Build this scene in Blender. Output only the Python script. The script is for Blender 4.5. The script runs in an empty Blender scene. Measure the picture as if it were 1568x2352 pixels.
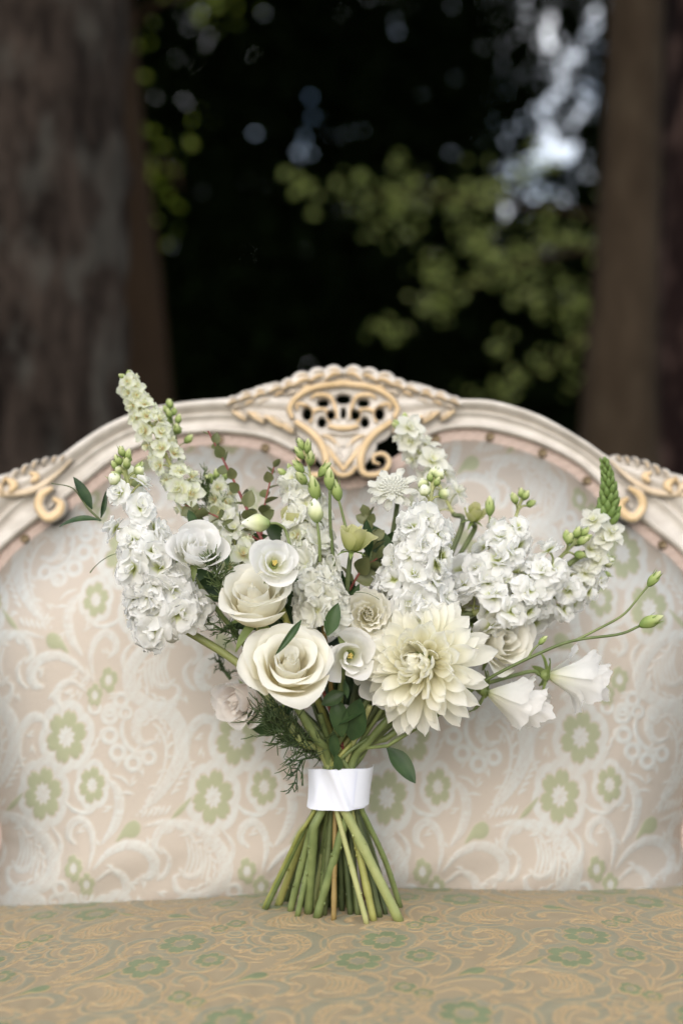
import bpy, math, random
import numpy as np
from mathutils import Vector, Matrix

random.seed(7)
RNG = np.random.default_rng(11)
scene = bpy.context.scene
COL = scene.collection

# ------------------------------------------------------------------ camera, sky, sun, exposure
ZC = 0.85                                   # camera height above the ground
cam_d = bpy.data.cameras.new('camera')
cam = bpy.data.objects.new('camera', cam_d); COL.objects.link(cam)
cam.location = (0, 0, ZC); cam.rotation_euler = (math.radians(90), 0, 0)
cam_d.sensor_fit = 'VERTICAL'; cam_d.sensor_height = 36.0; cam_d.lens = 50.0
cam_d.clip_start = 0.05; cam_d.clip_end = 600
cam_d.dof.use_dof = True; cam_d.dof.focus_distance = 1.345; cam_d.dof.aperture_fstop = 2.2
scene.camera = cam

SUN_EL, SUN_AZ = 32.0, -10.0                # azimuth from straight behind the camera, minus = left
world = bpy.data.worlds.new('World'); scene.world = world; world.use_nodes = True
wn = world.node_tree.nodes; wl = world.node_tree.links
sky = wn.new('ShaderNodeTexSky'); sky.sky_type = 'NISHITA'; sky.sun_disc = False
sky.sun_elevation = math.radians(SUN_EL); sky.sun_rotation = math.radians(180 - SUN_AZ)
sky.air_density = 1.0; sky.dust_density = 3.0; sky.ozone_density = 1.0
# broken white cloud over the whole sky
w_tc = wn.new('ShaderNodeTexCoord'); w_no = wn.new('ShaderNodeTexNoise'); w_no.inputs['Scale'].default_value = 5.0; w_no.inputs['Detail'].default_value = 6
w_rp = wn.new('ShaderNodeMapRange'); w_rp.inputs[1].default_value = .42; w_rp.inputs[2].default_value = .58
w_mx = wn.new('ShaderNodeMix'); w_mx.data_type = 'RGBA'; w_mx.inputs[7].default_value = (11.0, 11.2, 11.6, 1)
wl.new(w_tc.outputs['Generated'], w_no.inputs[0]); wl.new(w_no.outputs[0], w_rp.inputs[0]); wl.new(w_rp.outputs[0], w_mx.inputs[0]); wl.new(sky.outputs[0], w_mx.inputs[6])
wl.new(w_mx.outputs[2], wn['Background'].inputs[0]); wn['Background'].inputs[1].default_value = 0.14
sun_d = bpy.data.lights.new('sun', 'SUN'); sun_d.energy = 1.3; sun_d.angle = math.radians(60); sun_d.color = (1.0, 0.985, 0.97)
sun = bpy.data.objects.new('sun', sun_d); COL.objects.link(sun)
_az, _el = math.radians(SUN_AZ), math.radians(SUN_EL)
_sdir = Vector((math.sin(_az) * math.cos(_el), -math.cos(_az) * math.cos(_el), math.sin(_el)))
sun.rotation_euler = _sdir.to_track_quat('Z', 'Y').to_euler()
vs = scene.view_settings
vs.view_transform = 'Standard'; vs.look = 'None'; vs.gamma = 1.0; vs.exposure = 0.40; vs.use_curve_mapping = False
scene.render.engine = 'CYCLES'
cy = scene.cycles
cy.use_denoising = True; cy.max_bounces = 10; cy.diffuse_bounces = 8; cy.glossy_bounces = 2; cy.transmission_bounces = 4
cy.transparent_max_bounces = 4; cy.sample_clamp_indirect = 6.0; cy.caustics_reflective = False; cy.caustics_refractive = False

# ------------------------------------------------------------------ helpers
F = 3266.7                                   # focal length in picture units (picture 1568 x 2352)
def at(x, y, d):
    return Vector(((x - 784) / F * d, d, ZC - (y - 1176) / F * d))
def face(r, u, t):
    return Vector((r, -t, u)).normalized()

def srgb(r, g, b):
    f = lambda c: (c / 255 / 12.92) if c / 255 <= 0.04045 else ((c / 255 + 0.055) / 1.055) ** 2.4
    return (f(r), f(g), f(b), 1.0)

WORLD = {}                                   # world matrices of everything placed so far
def new_obj(name, data, parent=None, M=None):
    o = bpy.data.objects.new(name, data); COL.objects.link(o)
    M = M.copy() if M is not None else Matrix.Identity(4)
    WORLD[o] = M
    if parent is not None:
        o.parent = parent
        o.matrix_basis = WORLD[parent].inverted() @ M
    else:
        o.matrix_basis = M
    return o
def tag(o, label=None, cat=None, group=None, kind=None):
    if label: o['label'] = label
    if cat: o['category'] = cat
    if group: o['group'] = group
    if kind: o['kind'] = kind
    return o
def empty(name, loc, parent=None):
    o = new_obj(name, None, parent, Matrix.Translation(loc)); o.empty_display_size = 0.02
    return o

def frame(loc, z, roll=0.0):
    z = Vector(z).normalized()
    up = Vector((0, 0, 1)) if abs(z.z) < 0.95 else Vector((0, 1, 0))
    x = up.cross(z).normalized(); y = z.cross(x)
    R = Matrix((x, y, z)).transposed() @ Matrix.Rotation(roll, 3, 'Z')
    return Matrix.Translation(loc) @ R.to_4x4()

def big_mesh(name, V, Q, mat, attrs=None, smooth=True):
    """numpy verts (n,3), quads or tris (m,k)"""
    me = bpy.data.meshes.new(name)
    V = np.ascontiguousarray(V, np.float32); Q = np.ascontiguousarray(Q, np.int32)
    k = Q.shape[1]
    me.vertices.add(len(V)); me.vertices.foreach_set('co', V.ravel())
    me.loops.add(Q.size); me.loops.foreach_set('vertex_index', Q.ravel())
    me.polygons.add(len(Q))
    me.polygons.foreach_set('loop_start', np.arange(0, Q.size, k, dtype=np.int32))
    me.polygons.foreach_set('use_smooth', np.full(len(Q), smooth, bool))
    for an, arr in (attrs or {}).items():
        arr = np.ascontiguousarray(arr, np.float32)
        if arr.ndim == 1:
            a = me.attributes.new(an, 'FLOAT', 'POINT'); a.data.foreach_set('value', arr)
        else:
            a = me.attributes.new(an, 'FLOAT_COLOR', 'POINT'); a.data.foreach_set('color', arr.ravel())
    me.update(calc_edges=True); me.validate()
    if mat is not None:
        for m in (mat if isinstance(mat, list) else [mat]): me.materials.append(m)
    return me

def grid_quads(nu, nv, off=0, wrap=False):
    i = np.arange(nu - 1)[:, None]; jn = nv if wrap else nv - 1
    j = np.arange(jn)[None, :]; j2 = (j + 1) % nv
    q = np.stack([i * nv + j, i * nv + j2, (i + 1) * nv + j2, (i + 1) * nv + j], -1).reshape(-1, 4)
    return q + off

class MB:
    """collects grids and tubes into one mesh with a 't' value per vertex"""
    def __init__(s): s.V, s.Q, s.T, s.n = [], [], [], 0
    def grid(s, P, t, wrap=False):
        nu, nv = P.shape[:2]
        s.V.append(P.reshape(-1, 3)); s.T.append(np.broadcast_to(t, (nu, nv)).reshape(-1))
        s.Q.append(grid_quads(nu, nv, s.n, wrap)); s.n += nu * nv
        return s
    def tube(s, pts, rad, seg=8, t=None, cap=True):
        P = np.array([tuple(p) for p in pts], float); n = len(P)
        r = np.broadcast_to(np.asarray(rad, float), (n,)).copy()
        T = np.gradient(P, axis=0); T /= np.linalg.norm(T, axis=1)[:, None] + 1e-12
        N = np.zeros_like(P); a = np.array([1.0, 0, 0]) if abs(T[0][0]) < 0.8 else np.array([0, 0, 1.0])
        for i in range(n):
            a = a - T[i] * a.dot(T[i]); a /= np.linalg.norm(a) + 1e-12; N[i] = a
        B = np.cross(T, N)
        if cap:
            P = np.vstack([P[:1], P[:1], P, P[-1:]]); N = np.vstack([N[:1], N[:1], N, N[-1:]]); B = np.vstack([B[:1], B[:1], B, B[-1:]])
            r = np.concatenate([[r[0] * 0.02, r[0] * .93], r, [r[-1] * 0.02]])
        m = len(P); ang = np.linspace(0, 2 * np.pi, seg, endpoint=False)
        G = P[:, None] + r[:, None, None] * (np.cos(ang)[None, :, None] * N[:, None] + np.sin(ang)[None, :, None] * B[:, None])
        tt = np.linspace(0, 1, m)[:, None] if t is None else t
        return s.grid(G, tt, True)
    def mesh(s, name, mat):
        return big_mesh(name, np.vstack(s.V), np.vstack(s.Q), mat, {'t': np.concatenate(s.T)})

def spline(pts, n=24):
    P = np.array([tuple(p) for p in pts], float)
    if len(P) == 2: return np.linspace(P[0], P[1], n)
    A = np.vstack([2 * P[0] - P[1], P, 2 * P[-1] - P[-2]])
    k = len(P) - 1; out = []
    for g in np.linspace(0, k - 1e-6, n):
        i = int(g); u = g - i
        p0, p1, p2, p3 = A[i:i + 4]
        out.append(0.5 * ((2 * p1) + (p2 - p0) * u + (2 * p0 - 5 * p1 + 4 * p2 - p3) * u * u + (3 * p1 - p0 - 3 * p2 + p3) * u ** 3))
    return np.array(out)

# ------------------------------------------------------------------ materials
def mat_new(name):
    m = bpy.data.materials.new(name); m.use_nodes = True
    return m, m.node_tree.nodes, m.node_tree.links, m.node_tree.nodes['Principled BSDF']
def N(nodes, typ, **kw):
    n = nodes.new(typ)
    for k, v in kw.items(): setattr(n, k, v)
    return n

def petal_mat(name, stops, transl=0.56, rough=0.55, vein=0.04):
    """stops: [(t, rgba)] along the petal from its base"""
    m, n, l, b = mat_new(name)
    a = N(n, 'ShaderNodeAttribute', attribute_name='t')
    r = N(n, 'ShaderNodeValToRGB'); e = r.color_ramp.elements
    while len(e) < len(stops): e.new(0.5)
    for i, (p, c) in enumerate(stops): e[i].position = p; e[i].color = c
    l.new(a.outputs['Fac'], r.inputs[0])
    noise = N(n, 'ShaderNodeTexNoise'); noise.inputs['Scale'].default_value = 90; noise.inputs['Detail'].default_value = 3
    tc = N(n, 'ShaderNodeTexCoord'); l.new(tc.outputs['Object'], noise.inputs[0])
    mr = N(n, 'ShaderNodeMapRange'); mr.inputs[1].default_value = 0.3; mr.inputs[2].default_value = 0.7
    mr.inputs[3].default_value = 1 - vein; mr.inputs[4].default_value = 1.0
    l.new(noise.outputs[0], mr.inputs[0])
    mx = N(n, 'ShaderNodeMix', data_type='RGBA', blend_type='MULTIPLY'); mx.inputs[0].default_value = 1
    l.new(r.outputs[0], mx.inputs[6]); l.new(mr.outputs[0], mx.inputs[7])
    l.new(mx.outputs[2], b.inputs['Base Color']); b.inputs['Roughness'].default_value = rough
    b.inputs['Specular IOR Level'].default_value = 0.25
    tr = N(n, 'ShaderNodeBsdfTranslucent'); l.new(mx.outputs[2], tr.inputs[0])
    mix = N(n, 'ShaderNodeMixShader'); mix.inputs[0].default_value = transl
    l.new(b.outputs[0], mix.inputs[1]); l.new(tr.outputs[0], mix.inputs[2])
    l.new(mix.outputs[0], n['Material Output'].inputs[0])
    bp = N(n, 'ShaderNodeBump'); bp.inputs['Strength'].default_value = 0.15; bp.inputs['Distance'].default_value = 0.001
    l.new(noise.outputs[0], bp.inputs['Height']); l.new(bp.outputs[0], b.inputs['Normal'])
    return m

IV = lambda r, g, b: (r, g, b, 1)
M_ROSE = petal_mat('rose_ivory', [(0, IV(.80, .74, .42)), (.35, IV(.93, .88, .70)), (.75, IV(.95, .93, .83)), (1, IV(.95, .94, .88))])
M_LIS = petal_mat('lisianthus_white', [(0, IV(.72, .74, .40)), (.25, IV(.90, .90, .80)), (.6, IV(.95, .95, .93)), (1, IV(.96, .95, .94))])
M_DAHL = petal_mat('dahlia_cream', [(0, IV(.90, .86, .60)), (.35, IV(.94, .92, .77)), (.7, IV(.95, .94, .86)), (1, IV(.94, .93, .88))])
M_STOCK = petal_mat('stock_white', [(0, IV(.42, .48, .10)), (.2, IV(.72, .76, .42)), (.40, IV(.95, .95, .91)), (1, IV(.96, .96, .95))])
M_LARK = petal_mat('larkspur_white', [(0, IV(.82, .66, .40)), (.25, IV(.80, .82, .56)), (.6, IV(.89, .90, .82)), (1, IV(.80, .84, .64))])
M_LARK2 = petal_mat('larkspur_pure', [(0, IV(.70, .72, .36)), (.3, IV(.88, .88, .78)), (1, IV(.91, .91, .86))])
M_BLUSH = petal_mat('blush_petal', [(0, IV(.90, .80, .66)), (.4, IV(.95, .89, .84)), (1, IV(.96, .93, .90))])
M_CREAM = petal_mat('cream_frill', [(0, IV(.86, .82, .56)), (.4, IV(.93, .91, .78)), (1, IV(.95, .93, .87))])
M_GREENLIS = petal_mat('green_lisianthus', [(0, IV(.34, .42, .10)), (.5, IV(.60, .62, .26)), (1, IV(.72, .70, .40))])
M_BUD = petal_mat('bud_green', [(0, IV(.16, .24, .06)), (.5, IV(.34, .42, .14)), (1, IV(.60, .62, .34))], transl=.15)
M_BUDW = petal_mat('bud_white', [(0, IV(.20, .28, .09)), (.4, IV(.62, .66, .36)), (1, IV(.88, .88, .80))], transl=.15)

def leaf_mat(name, c0, c1, transl=.2, rough=.42, spec=.4):
    m, n, l, b = mat_new(name)
    tc = N(n, 'ShaderNodeTexCoord'); no = N(n, 'ShaderNodeTexNoise'); no.inputs['Scale'].default_value = 60
    l.new(tc.outputs['Object'], no.inputs[0])
    oi = N(n, 'ShaderNodeObjectInfo')
    ad = N(n, 'ShaderNodeMath', operation='ADD'); l.new(no.outputs[0], ad.inputs[0])
    ml = N(n, 'ShaderNodeMath', operation='MULTIPLY_ADD'); ml.inputs[1].default_value = .5; ml.inputs[2].default_value = -.25
    l.new(oi.outputs['Random'], ml.inputs[0]); l.new(ml.outputs[0], ad.inputs[1])
    r = N(n, 'ShaderNodeValToRGB'); r.color_ramp.elements[0].color = c0; r.color_ramp.elements[1].color = c1
    r.color_ramp.elements[0].position = .25; r.color_ramp.elements[1].position = .75
    l.new(ad.outputs[0], r.inputs[0]); l.new(r.outputs[0], b.inputs['Base Color'])
    b.inputs['Roughness'].default_value = rough; b.inputs['Specular IOR Level'].default_value = spec
    tr = N(n, 'ShaderNodeBsdfTranslucent'); l.new(r.outputs[0], tr.inputs[0])
    mix = N(n, 'ShaderNodeMixShader'); mix.inputs[0].default_value = transl
    l.new(b.outputs[0], mix.inputs[1]); l.new(tr.outputs[0], mix.inputs[2]); l.new(mix.outputs[0], n['Material Output'].inputs[0])
    return m
M_STEMY = leaf_mat('stem_yellow', IV(.20, .22, .055), IV(.32, .32, .10), 0, .45)
M_STEM = leaf_mat('stem_green', IV(.095, .13, .04), IV(.18, .22, .08), 0, .45)
M_STEML = leaf_mat('stem_light', IV(.24, .27, .10), IV(.36, .37, .16), 0, .45)
M_STEMD = leaf_mat('stem_dark', IV(.05, .07, .025), IV(.10, .125, .045), 0, .5)
M_STEMB = leaf_mat('stem_brown', IV(.22, .15, .05), IV(.30, .22, .08), 0, .5)
M_STEMR = leaf_mat('stem_red', IV(.16, .035, .03), IV(.25, .07, .05), 0, .45)
M_LEAF = leaf_mat('leaf_dark', IV(.022, .050, .018), IV(.055, .10, .035))
M_LEAFM = leaf_mat('leaf_mid', IV(.06, .10, .03), IV(.13, .18, .06))
M_LEAFM2 = leaf_mat('leaf_fern', IV(.04, .07, .025), IV(.08, .12, .045))
M_LEAFO = leaf_mat('leaf_olive', IV(.11, .13, .05), IV(.19, .20, .09), .25)
M_CALYX = leaf_mat('calyx_green', IV(.16, .22, .06), IV(.28, .34, .12), .2)

# ------------------------------------------------------------------ ground
def ground():
    m, n, l, b = mat_new('forest_floor')
    no = N(n, 'ShaderNodeTexNoise'); no.inputs['Scale'].default_value = 6; no.inputs['Detail'].default_value = 8
    tc = N(n, 'ShaderNodeTexCoord'); l.new(tc.outputs['Object'], no.inputs[0])
    r = N(n, 'ShaderNodeValToRGB'); r.color_ramp.elements[0].color = IV(.018, .014, .008); r.color_ramp.elements[1].color = IV(.05, .06, .022)
    l.new(no.outputs[0], r.inputs[0]); l.new(r.outputs[0], b.inputs['Base Color']); b.inputs['Roughness'].default_value = .95
    nx = 80; xs = np.sign(np.linspace(-1, 1, nx)) * np.abs(np.linspace(-1, 1, nx)) ** 2.2 * 300
    X, Y = np.meshgrid(xs, xs, indexing='ij')
    Z = 0.03 * np.sin(X * 1.3) * np.cos(Y * 1.7) * np.clip((np.hypot(X, Y - 1.3) - 1.2) / 2, 0, 1)
    o = new_obj('ground', big_mesh('ground', np.stack([X, Y, Z], -1).reshape(-1, 3), grid_quads(nx, nx), m))
    tag(o, 'dark forest floor under the settee and trees', None, None, 'structure')
ground()

# ------------------------------------------------------------------ trees and the wood behind
def bark_mat(name, dark, light, lichen, scale, lich):
    m, n, l, b = mat_new(name)
    tc = N(n, 'ShaderNodeTexCoord'); mp = N(n, 'ShaderNodeMapping'); mp.inputs['Scale'].default_value = (1, 1, .4)
    l.new(tc.outputs['Object'], mp.inputs[0])
    v = N(n, 'ShaderNodeTexNoise'); v.inputs['Scale'].default_value = scale; v.inputs['Detail'].default_value = 6; v.inputs['Roughness'].default_value = .65
    l.new(mp.outputs[0], v.inputs[0])
    r = N(n, 'ShaderNodeValToRGB'); r.color_ramp.elements[0].color = dark; r.color_ramp.elements[1].color = light
    r.color_ramp.elements[0].position = .38; r.color_ramp.elements[1].position = .66
    l.new(v.outputs[0], r.inputs[0])
    k = N(n, 'ShaderNodeTexNoise'); k.inputs['Scale'].default_value = 10; k.inputs['Detail'].default_value = 5
    mp2 = N(n, 'ShaderNodeMapping'); mp2.inputs['Scale'].default_value = (1, 1, .6); l.new(tc.outputs['Object'], mp2.inputs[0]); l.new(mp2.outputs[0], k.inputs[0])
    kr = N(n, 'ShaderNodeMapRange'); kr.inputs[1].default_value = .5; kr.inputs[2].default_value = .62; kr.inputs[4].default_value = lich
    l.new(k.outputs[0], kr.inputs[0])
    mx = N(n, 'ShaderNodeMix', data_type='RGBA'); l.new(kr.outputs[0], mx.inputs[0]); l.new(r.outputs[0], mx.inputs[6]); mx.inputs[7].default_value = lichen
    l.new(mx.outputs[2], b.inputs['Base Color']); b.inputs['Roughness'].default_value = .9; b.inputs['Specular IOR Level'].default_value = .12
    bp = N(n, 'ShaderNodeBump'); bp.inputs['Distance'].default_value = .02; l.new(v.outputs[0], bp.inputs['Height']); l.new(bp.outputs[0], b.inputs['Normal'])
    return m
M_BARK1 = bark_mat('bark_lichen', IV(.009, .006, .0045), IV(.050, .037, .029), IV(.085, .080, .068), 16, .5)
M_BARK2 = bark_mat('bark_brown', IV(.030, .017, .009), IV(.048, .029, .016), IV(.048, .033, .02), 7, .3)
M_BARK3 = bark_mat('bark_grey', IV(.022, .015, .009), IV(.038, .027, .017), IV(.045, .034, .022), 9, .5)
M_BARK4 = bark_mat('bark_red', IV(.008, .004, .004), IV(.018, .009, .008), IV(.14, .09, .075), 5, .5)
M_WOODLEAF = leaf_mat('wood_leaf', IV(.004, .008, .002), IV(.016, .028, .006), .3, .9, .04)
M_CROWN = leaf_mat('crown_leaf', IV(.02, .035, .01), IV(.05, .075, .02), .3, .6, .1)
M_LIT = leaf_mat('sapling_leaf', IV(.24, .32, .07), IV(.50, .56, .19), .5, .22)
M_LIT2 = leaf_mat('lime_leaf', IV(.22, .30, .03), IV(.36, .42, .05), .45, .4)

def leaf_cloud(C, size, rng, flat=0.0):
    """a rhombus with a folded midrib per centre -> verts, tris"""
    n = len(C)
    d = rng.normal(size=(n, 3)); d[:, 2] *= (1 - flat); d /= np.linalg.norm(d, axis=1)[:, None]
    e = rng.normal(size=(n, 3)); e -= d * (e * d).sum(1)[:, None]; e /= np.linalg.norm(e, axis=1)[:, None]
    nn = np.cross(d, e)
    s = (size * rng.uniform(.6, 1.35, n))[:, None]
    A = C - d * s * .5; B = C + d * s * .5
    L = C + e * s * .3 + nn * s * .08; R_ = C - e * s * .3 + nn * s * .08
    V = np.stack([A, L, B, R_], 1).reshape(-1, 3)
    i = np.arange(n)[:, None] * 4
    T = np.concatenate([i + np.array([[0, 2, 1]]), i + np.array([[0, 3, 2]])], 1).reshape(-1, 3)
    return V, T

def trunk_mesh(name, base, pts_r, mat, seg=40, rows=70, rough=.03, seed=0):
    """pts_r: (x, y, z, radius) stations"""
    rng = np.random.default_rng(seed)
    P = spline(pts_r, rows); a = np.linspace(0, 2 * np.pi, seg, endpoint=False)
    ph = rng.uniform(0, 6.28, 8)
    z = P[:, 2][:, None]
    bump = sum(np.sin(a[None] * k + ph[k % 8] + np.sin(z * (1 + .3 * k) + ph[(k + 3) % 8]) * .9) / (1 + .25 * k) for k in (3, 5, 8, 13, 17)) * rough
    bump = bump + rough * .6 * rng.normal(size=(rows, seg))
    r = P[:, 3][:, None] * (1 + bump)
    G = np.stack([P[:, 0][:, None] + r * np.cos(a), P[:, 1][:, None] + r * np.sin(a), np.broadcast_to(z, r.shape)], -1)
    G = G - np.array(base)
    return MB().grid(G, z * np.ones_like(r), True).mesh(name, mat)

def sunlight_cut(C):
    """False where the canopy lies open above the young trees"""
    k = np.ones(len(C), bool)
    for c, r in (((1.15, 7.5, 2.2), 1.7), ((-.9, 7.6, 2.8), 1.0)):
        w = C - np.array(c); t = w @ np.array(_sdir); k &= (t < .3) | (np.linalg.norm(w - t[:, None] * np.array(_sdir), axis=1) > r)
    return k
def tree(name, label, st, mat, crown_c, crown_r, nleaf, seed, rough=.03):
    base = Vector((st[0][0], st[0][1], 0))
    o = empty(name, base); tag(o, label, 'tree', 'trunks standing behind the settee')
    tr = new_obj('trunk', trunk_mesh('trunk', base, st, mat, seed=seed, rough=rough), o, Matrix.Translation(base))
    rng = np.random.default_rng(seed + 50)
    mb = MB(); top = np.array(st[-1][:3]); cc = np.array(crown_c)
    ends = []
    for k in range(9):
        e = cc + rng.normal(size=3) * np.array(crown_r) * .42
        s = np.array(st[-2][:3]) * (1 - k / 12) + top * (k / 12)
        mid = (s + e) / 2 + rng.normal(size=3) * .25 + np.array([0, 0, .3]); ends.append((s, mid, e))
        mb.tube(spline([s, mid, e], 10) - np.array(base), np.linspace(st[-1][3] * .6, .02, 10), 7)
    new_obj('limb', mb.mesh('limb', mat), o, Matrix.Translation(base))
    # leaf clumps spread through an uneven volume
    ncl = 90; dirs = rng.normal(size=(ncl, 3)); dirs /= np.linalg.norm(dirs, axis=1)[:, None]
    cl = cc + dirs * np.array(crown_r) * rng.uniform(.25, 1, (ncl, 1)) ** .5
    C = cl[rng.integers(0, ncl, nleaf)] + rng.normal(size=(nleaf, 3)) * .38
    C = C[sunlight_cut(C)]
    V, T = leaf_cloud(C, .17, rng)
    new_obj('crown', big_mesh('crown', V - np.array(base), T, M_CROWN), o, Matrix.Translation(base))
    return o

tree('big_tree', 'thick rugged tree trunk with pale lichen patches on brown bark', [(-1.06, 3.35, -.1, .62), (-1.01, 3.35, .6, .51), (-.97, 3.35, 1.6, .46), (-.95, 3.35, 3, .43), (-.95, 3.4, 7.2, .34)], M_BARK1,
     (-1.6, 1.5, 8.0), (3.2, 3.0, 1.4), 14000, 1, .022)
tree('brown_tree', 'smooth dark brown tree trunk behind the lichen covered trunk', [(-.93, 4.9, -.1, .52), (-.89, 4.9, .7, .36), (-.90, 4.9, 1.6, .285), (-.99, 4.9, 3, .25), (-1.1, 5.0, 7.2, .2)], M_BARK2,
     (-1.0, 5.6, 9.0), (3.0, 2.6, 1.5), 8000, 2, .006)
tree('slender_tree', 'slender straight grey brown tree trunk beside the sunlit leaves', [(.78, 4.1, -.1, .17), (.79, 4.1, .7, .132), (.80, 4.1, 1.2, .108), (.82, 4.1, 1.6, .092), (.845, 4.1, 2.2, .080), (.86, 4.1, 3, .078), (.9, 4.1, 7.2, .07)], M_BARK3,
     (1.2, 1.6, 8.0), (3.0, 3.0, 1.4), 14000, 3, .012)
tree('dark_tree', 'dark reddish tree trunk with pinkish scars at the edge of the wood', [(1.43, 5.2, -.1, .38), (1.42, 5.2, .7, .31), (1.42, 5.2, 1.6, .27), (1.45, 5.2, 3, .25), (1.5, 5.2, 7.2, .2)], M_BARK4,
     (2.8, 5.4, 9.0), (3.0, 3.0, 1.6), 8000, 4, .02)

def far_wood():
    rng = np.random.default_rng(5)
    L = []
    def box(n, x0, x1, y0, y1, z0, z1):
        L.append(np.stack([rng.uniform(x0, x1, n), rng.uniform(y0, y1, n), rng.uniform(z0, z1, n)], -1))
    box(90000, -7, 8, 12.5, 17.5, 0, 9)           # back of the wood
    box(42000, -12, 13, 17.7, 21, 0, 13)
    box(34000, -7, 8, 13.0, 18, 0, 4.0)            # undergrowth
    box(15000, -9, -4.5, 4, 14, 0, 8)              # left flank
    box(15000, 4.5, 9, 4, 14, 0, 8)                # right flank
    box(22000, -7, 8, 6, 14, 6.6, 8.6)             # roof of leaves
    C = np.vstack(L); C = C[sunlight_cut(C)]
    # thin places where the sky shows through
    def thin(cx, cz, rx, rz, keep):
        nonlocal C
        q = ((C[:, 0] / C[:, 1] * 15 - cx) / rx) ** 2 + (((C[:, 2] - ZC) / C[:, 1] * 15 - cz) / rz) ** 2
        k = (C[:, 1] < 12) | (q > 1) | (rng.uniform(size=len(C)) < keep)
        C = C[k]
    for a in ((-.30, 3.9, .3, .3, .55), (-1.7, 5.0, .4, .35, .6)): thin(*a)
    u_, w_ = C[:, 0] / C[:, 1] * 15, (C[:, 2] - ZC) / C[:, 1] * 15
    C = C[~((C[:, 1] > 12.4) & (u_ > 1.45) & (u_ < 3.0) & (w_ > 2.55))]
    ns = 30000; D_ = np.stack([rng.uniform(1.15, 2.75, ns), rng.uniform(12.5, 13.3, ns), rng.uniform(2.95, 6.8, ns)], -1)
    for x, y, r in ((950, 40, 40), (850, 30, 34), (940, 130, 34), (955, 215, 52), (1090, 215, 34), (1035, 285, 40), (1125, 315, 40), (1010, 420, 46), (1120, 440, 48), (930, 490, 38), (1060, 540, 34), (960, 590, 40), (910, 560, 30), (820, 575, 30),
                    (1050, 670, 54), (1000, 720, 46), (890, 745, 50), (780, 760, 36), (1115, 780, 40), (770, 850, 32), (850, 860, 38), (880, 900, 34), (960, 870, 38), (1020, 890, 36), (750, 945, 34), (1160, 90, 36), (1175, 20, 32), (915, 350, 28), (840, 145, 32), (1130, 500, 30), (1160, 170, 32), (950, 650, 44)):
        hx = (x / 1.2544) / 5208 * 12.9; hz = ZC + (1875 - y / 1.2544) / 5208 * 12.9; hr = r * 1.12 / 1.2544 / 5208 * 12.9
        D_ = D_[np.hypot(D_[:, 0] - hx, D_[:, 2] - hz) > hr]
    C = np.vstack([C, D_])
    sz = np.where(C[:, 1] > 17.6, .40, np.where(C[:, 1] > 14.5, .20, .14)); sz[-len(D_):] = .085
    V, T = leaf_cloud(C, sz, rng)
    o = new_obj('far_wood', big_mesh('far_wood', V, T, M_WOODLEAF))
    tag(o, 'dark mass of woodland foliage far behind the settee', 'wood', None, 'stuff')
far_wood()

def sapling(name, label, base, branches, n, size, spread, mat, seed):
    rng = np.random.default_rng(seed)
    base = Vector(base); o = empty(name, base); tag(o, label, 'tree', 'young trees at the edge of the wood')
    mb = MB(); C = []
    for br in branches:
        P = spline(br, 14); mb.tube(P - np.array(base), np.linspace(.03, .006, 14), 7)
        cl = P[rng.integers(5, 14, 26)] + rng.normal(size=(26, 3)) * spread
        k = rng.integers(0, 26, n // len(branches)); C.append(cl[k] + rng.normal(size=(len(k), 3)) * .055)
    new_obj('trunk', mb.mesh('trunk', M_BARK2), o, Matrix.Translation(base))
    V, T = leaf_cloud(np.vstack(C), size, rng, .4)
    new_obj('crown', big_mesh('crown', V - np.array(base), T, mat), o, Matrix.Translation(base))
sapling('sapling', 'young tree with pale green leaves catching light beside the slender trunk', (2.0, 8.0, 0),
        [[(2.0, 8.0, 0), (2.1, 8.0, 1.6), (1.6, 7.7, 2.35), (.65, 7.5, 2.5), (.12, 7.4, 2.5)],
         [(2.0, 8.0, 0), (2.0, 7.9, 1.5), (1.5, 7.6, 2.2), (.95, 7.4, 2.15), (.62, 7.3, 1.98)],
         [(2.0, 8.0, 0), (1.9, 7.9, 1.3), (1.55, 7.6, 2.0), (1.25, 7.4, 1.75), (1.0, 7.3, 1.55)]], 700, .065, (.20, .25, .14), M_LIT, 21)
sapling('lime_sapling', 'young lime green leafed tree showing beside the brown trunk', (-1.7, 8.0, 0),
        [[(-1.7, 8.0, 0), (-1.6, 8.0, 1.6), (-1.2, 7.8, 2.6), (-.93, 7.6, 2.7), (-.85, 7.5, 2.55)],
         [(-1.7, 8.0, 0), (-1.5, 8.0, 2.4), (-1.2, 7.8, 3.4), (-.9, 7.6, 3.6), (-.5, 7.5, 3.6)]], 170, .06, (.09, .15, .14), M_LIT2, 23)

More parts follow.
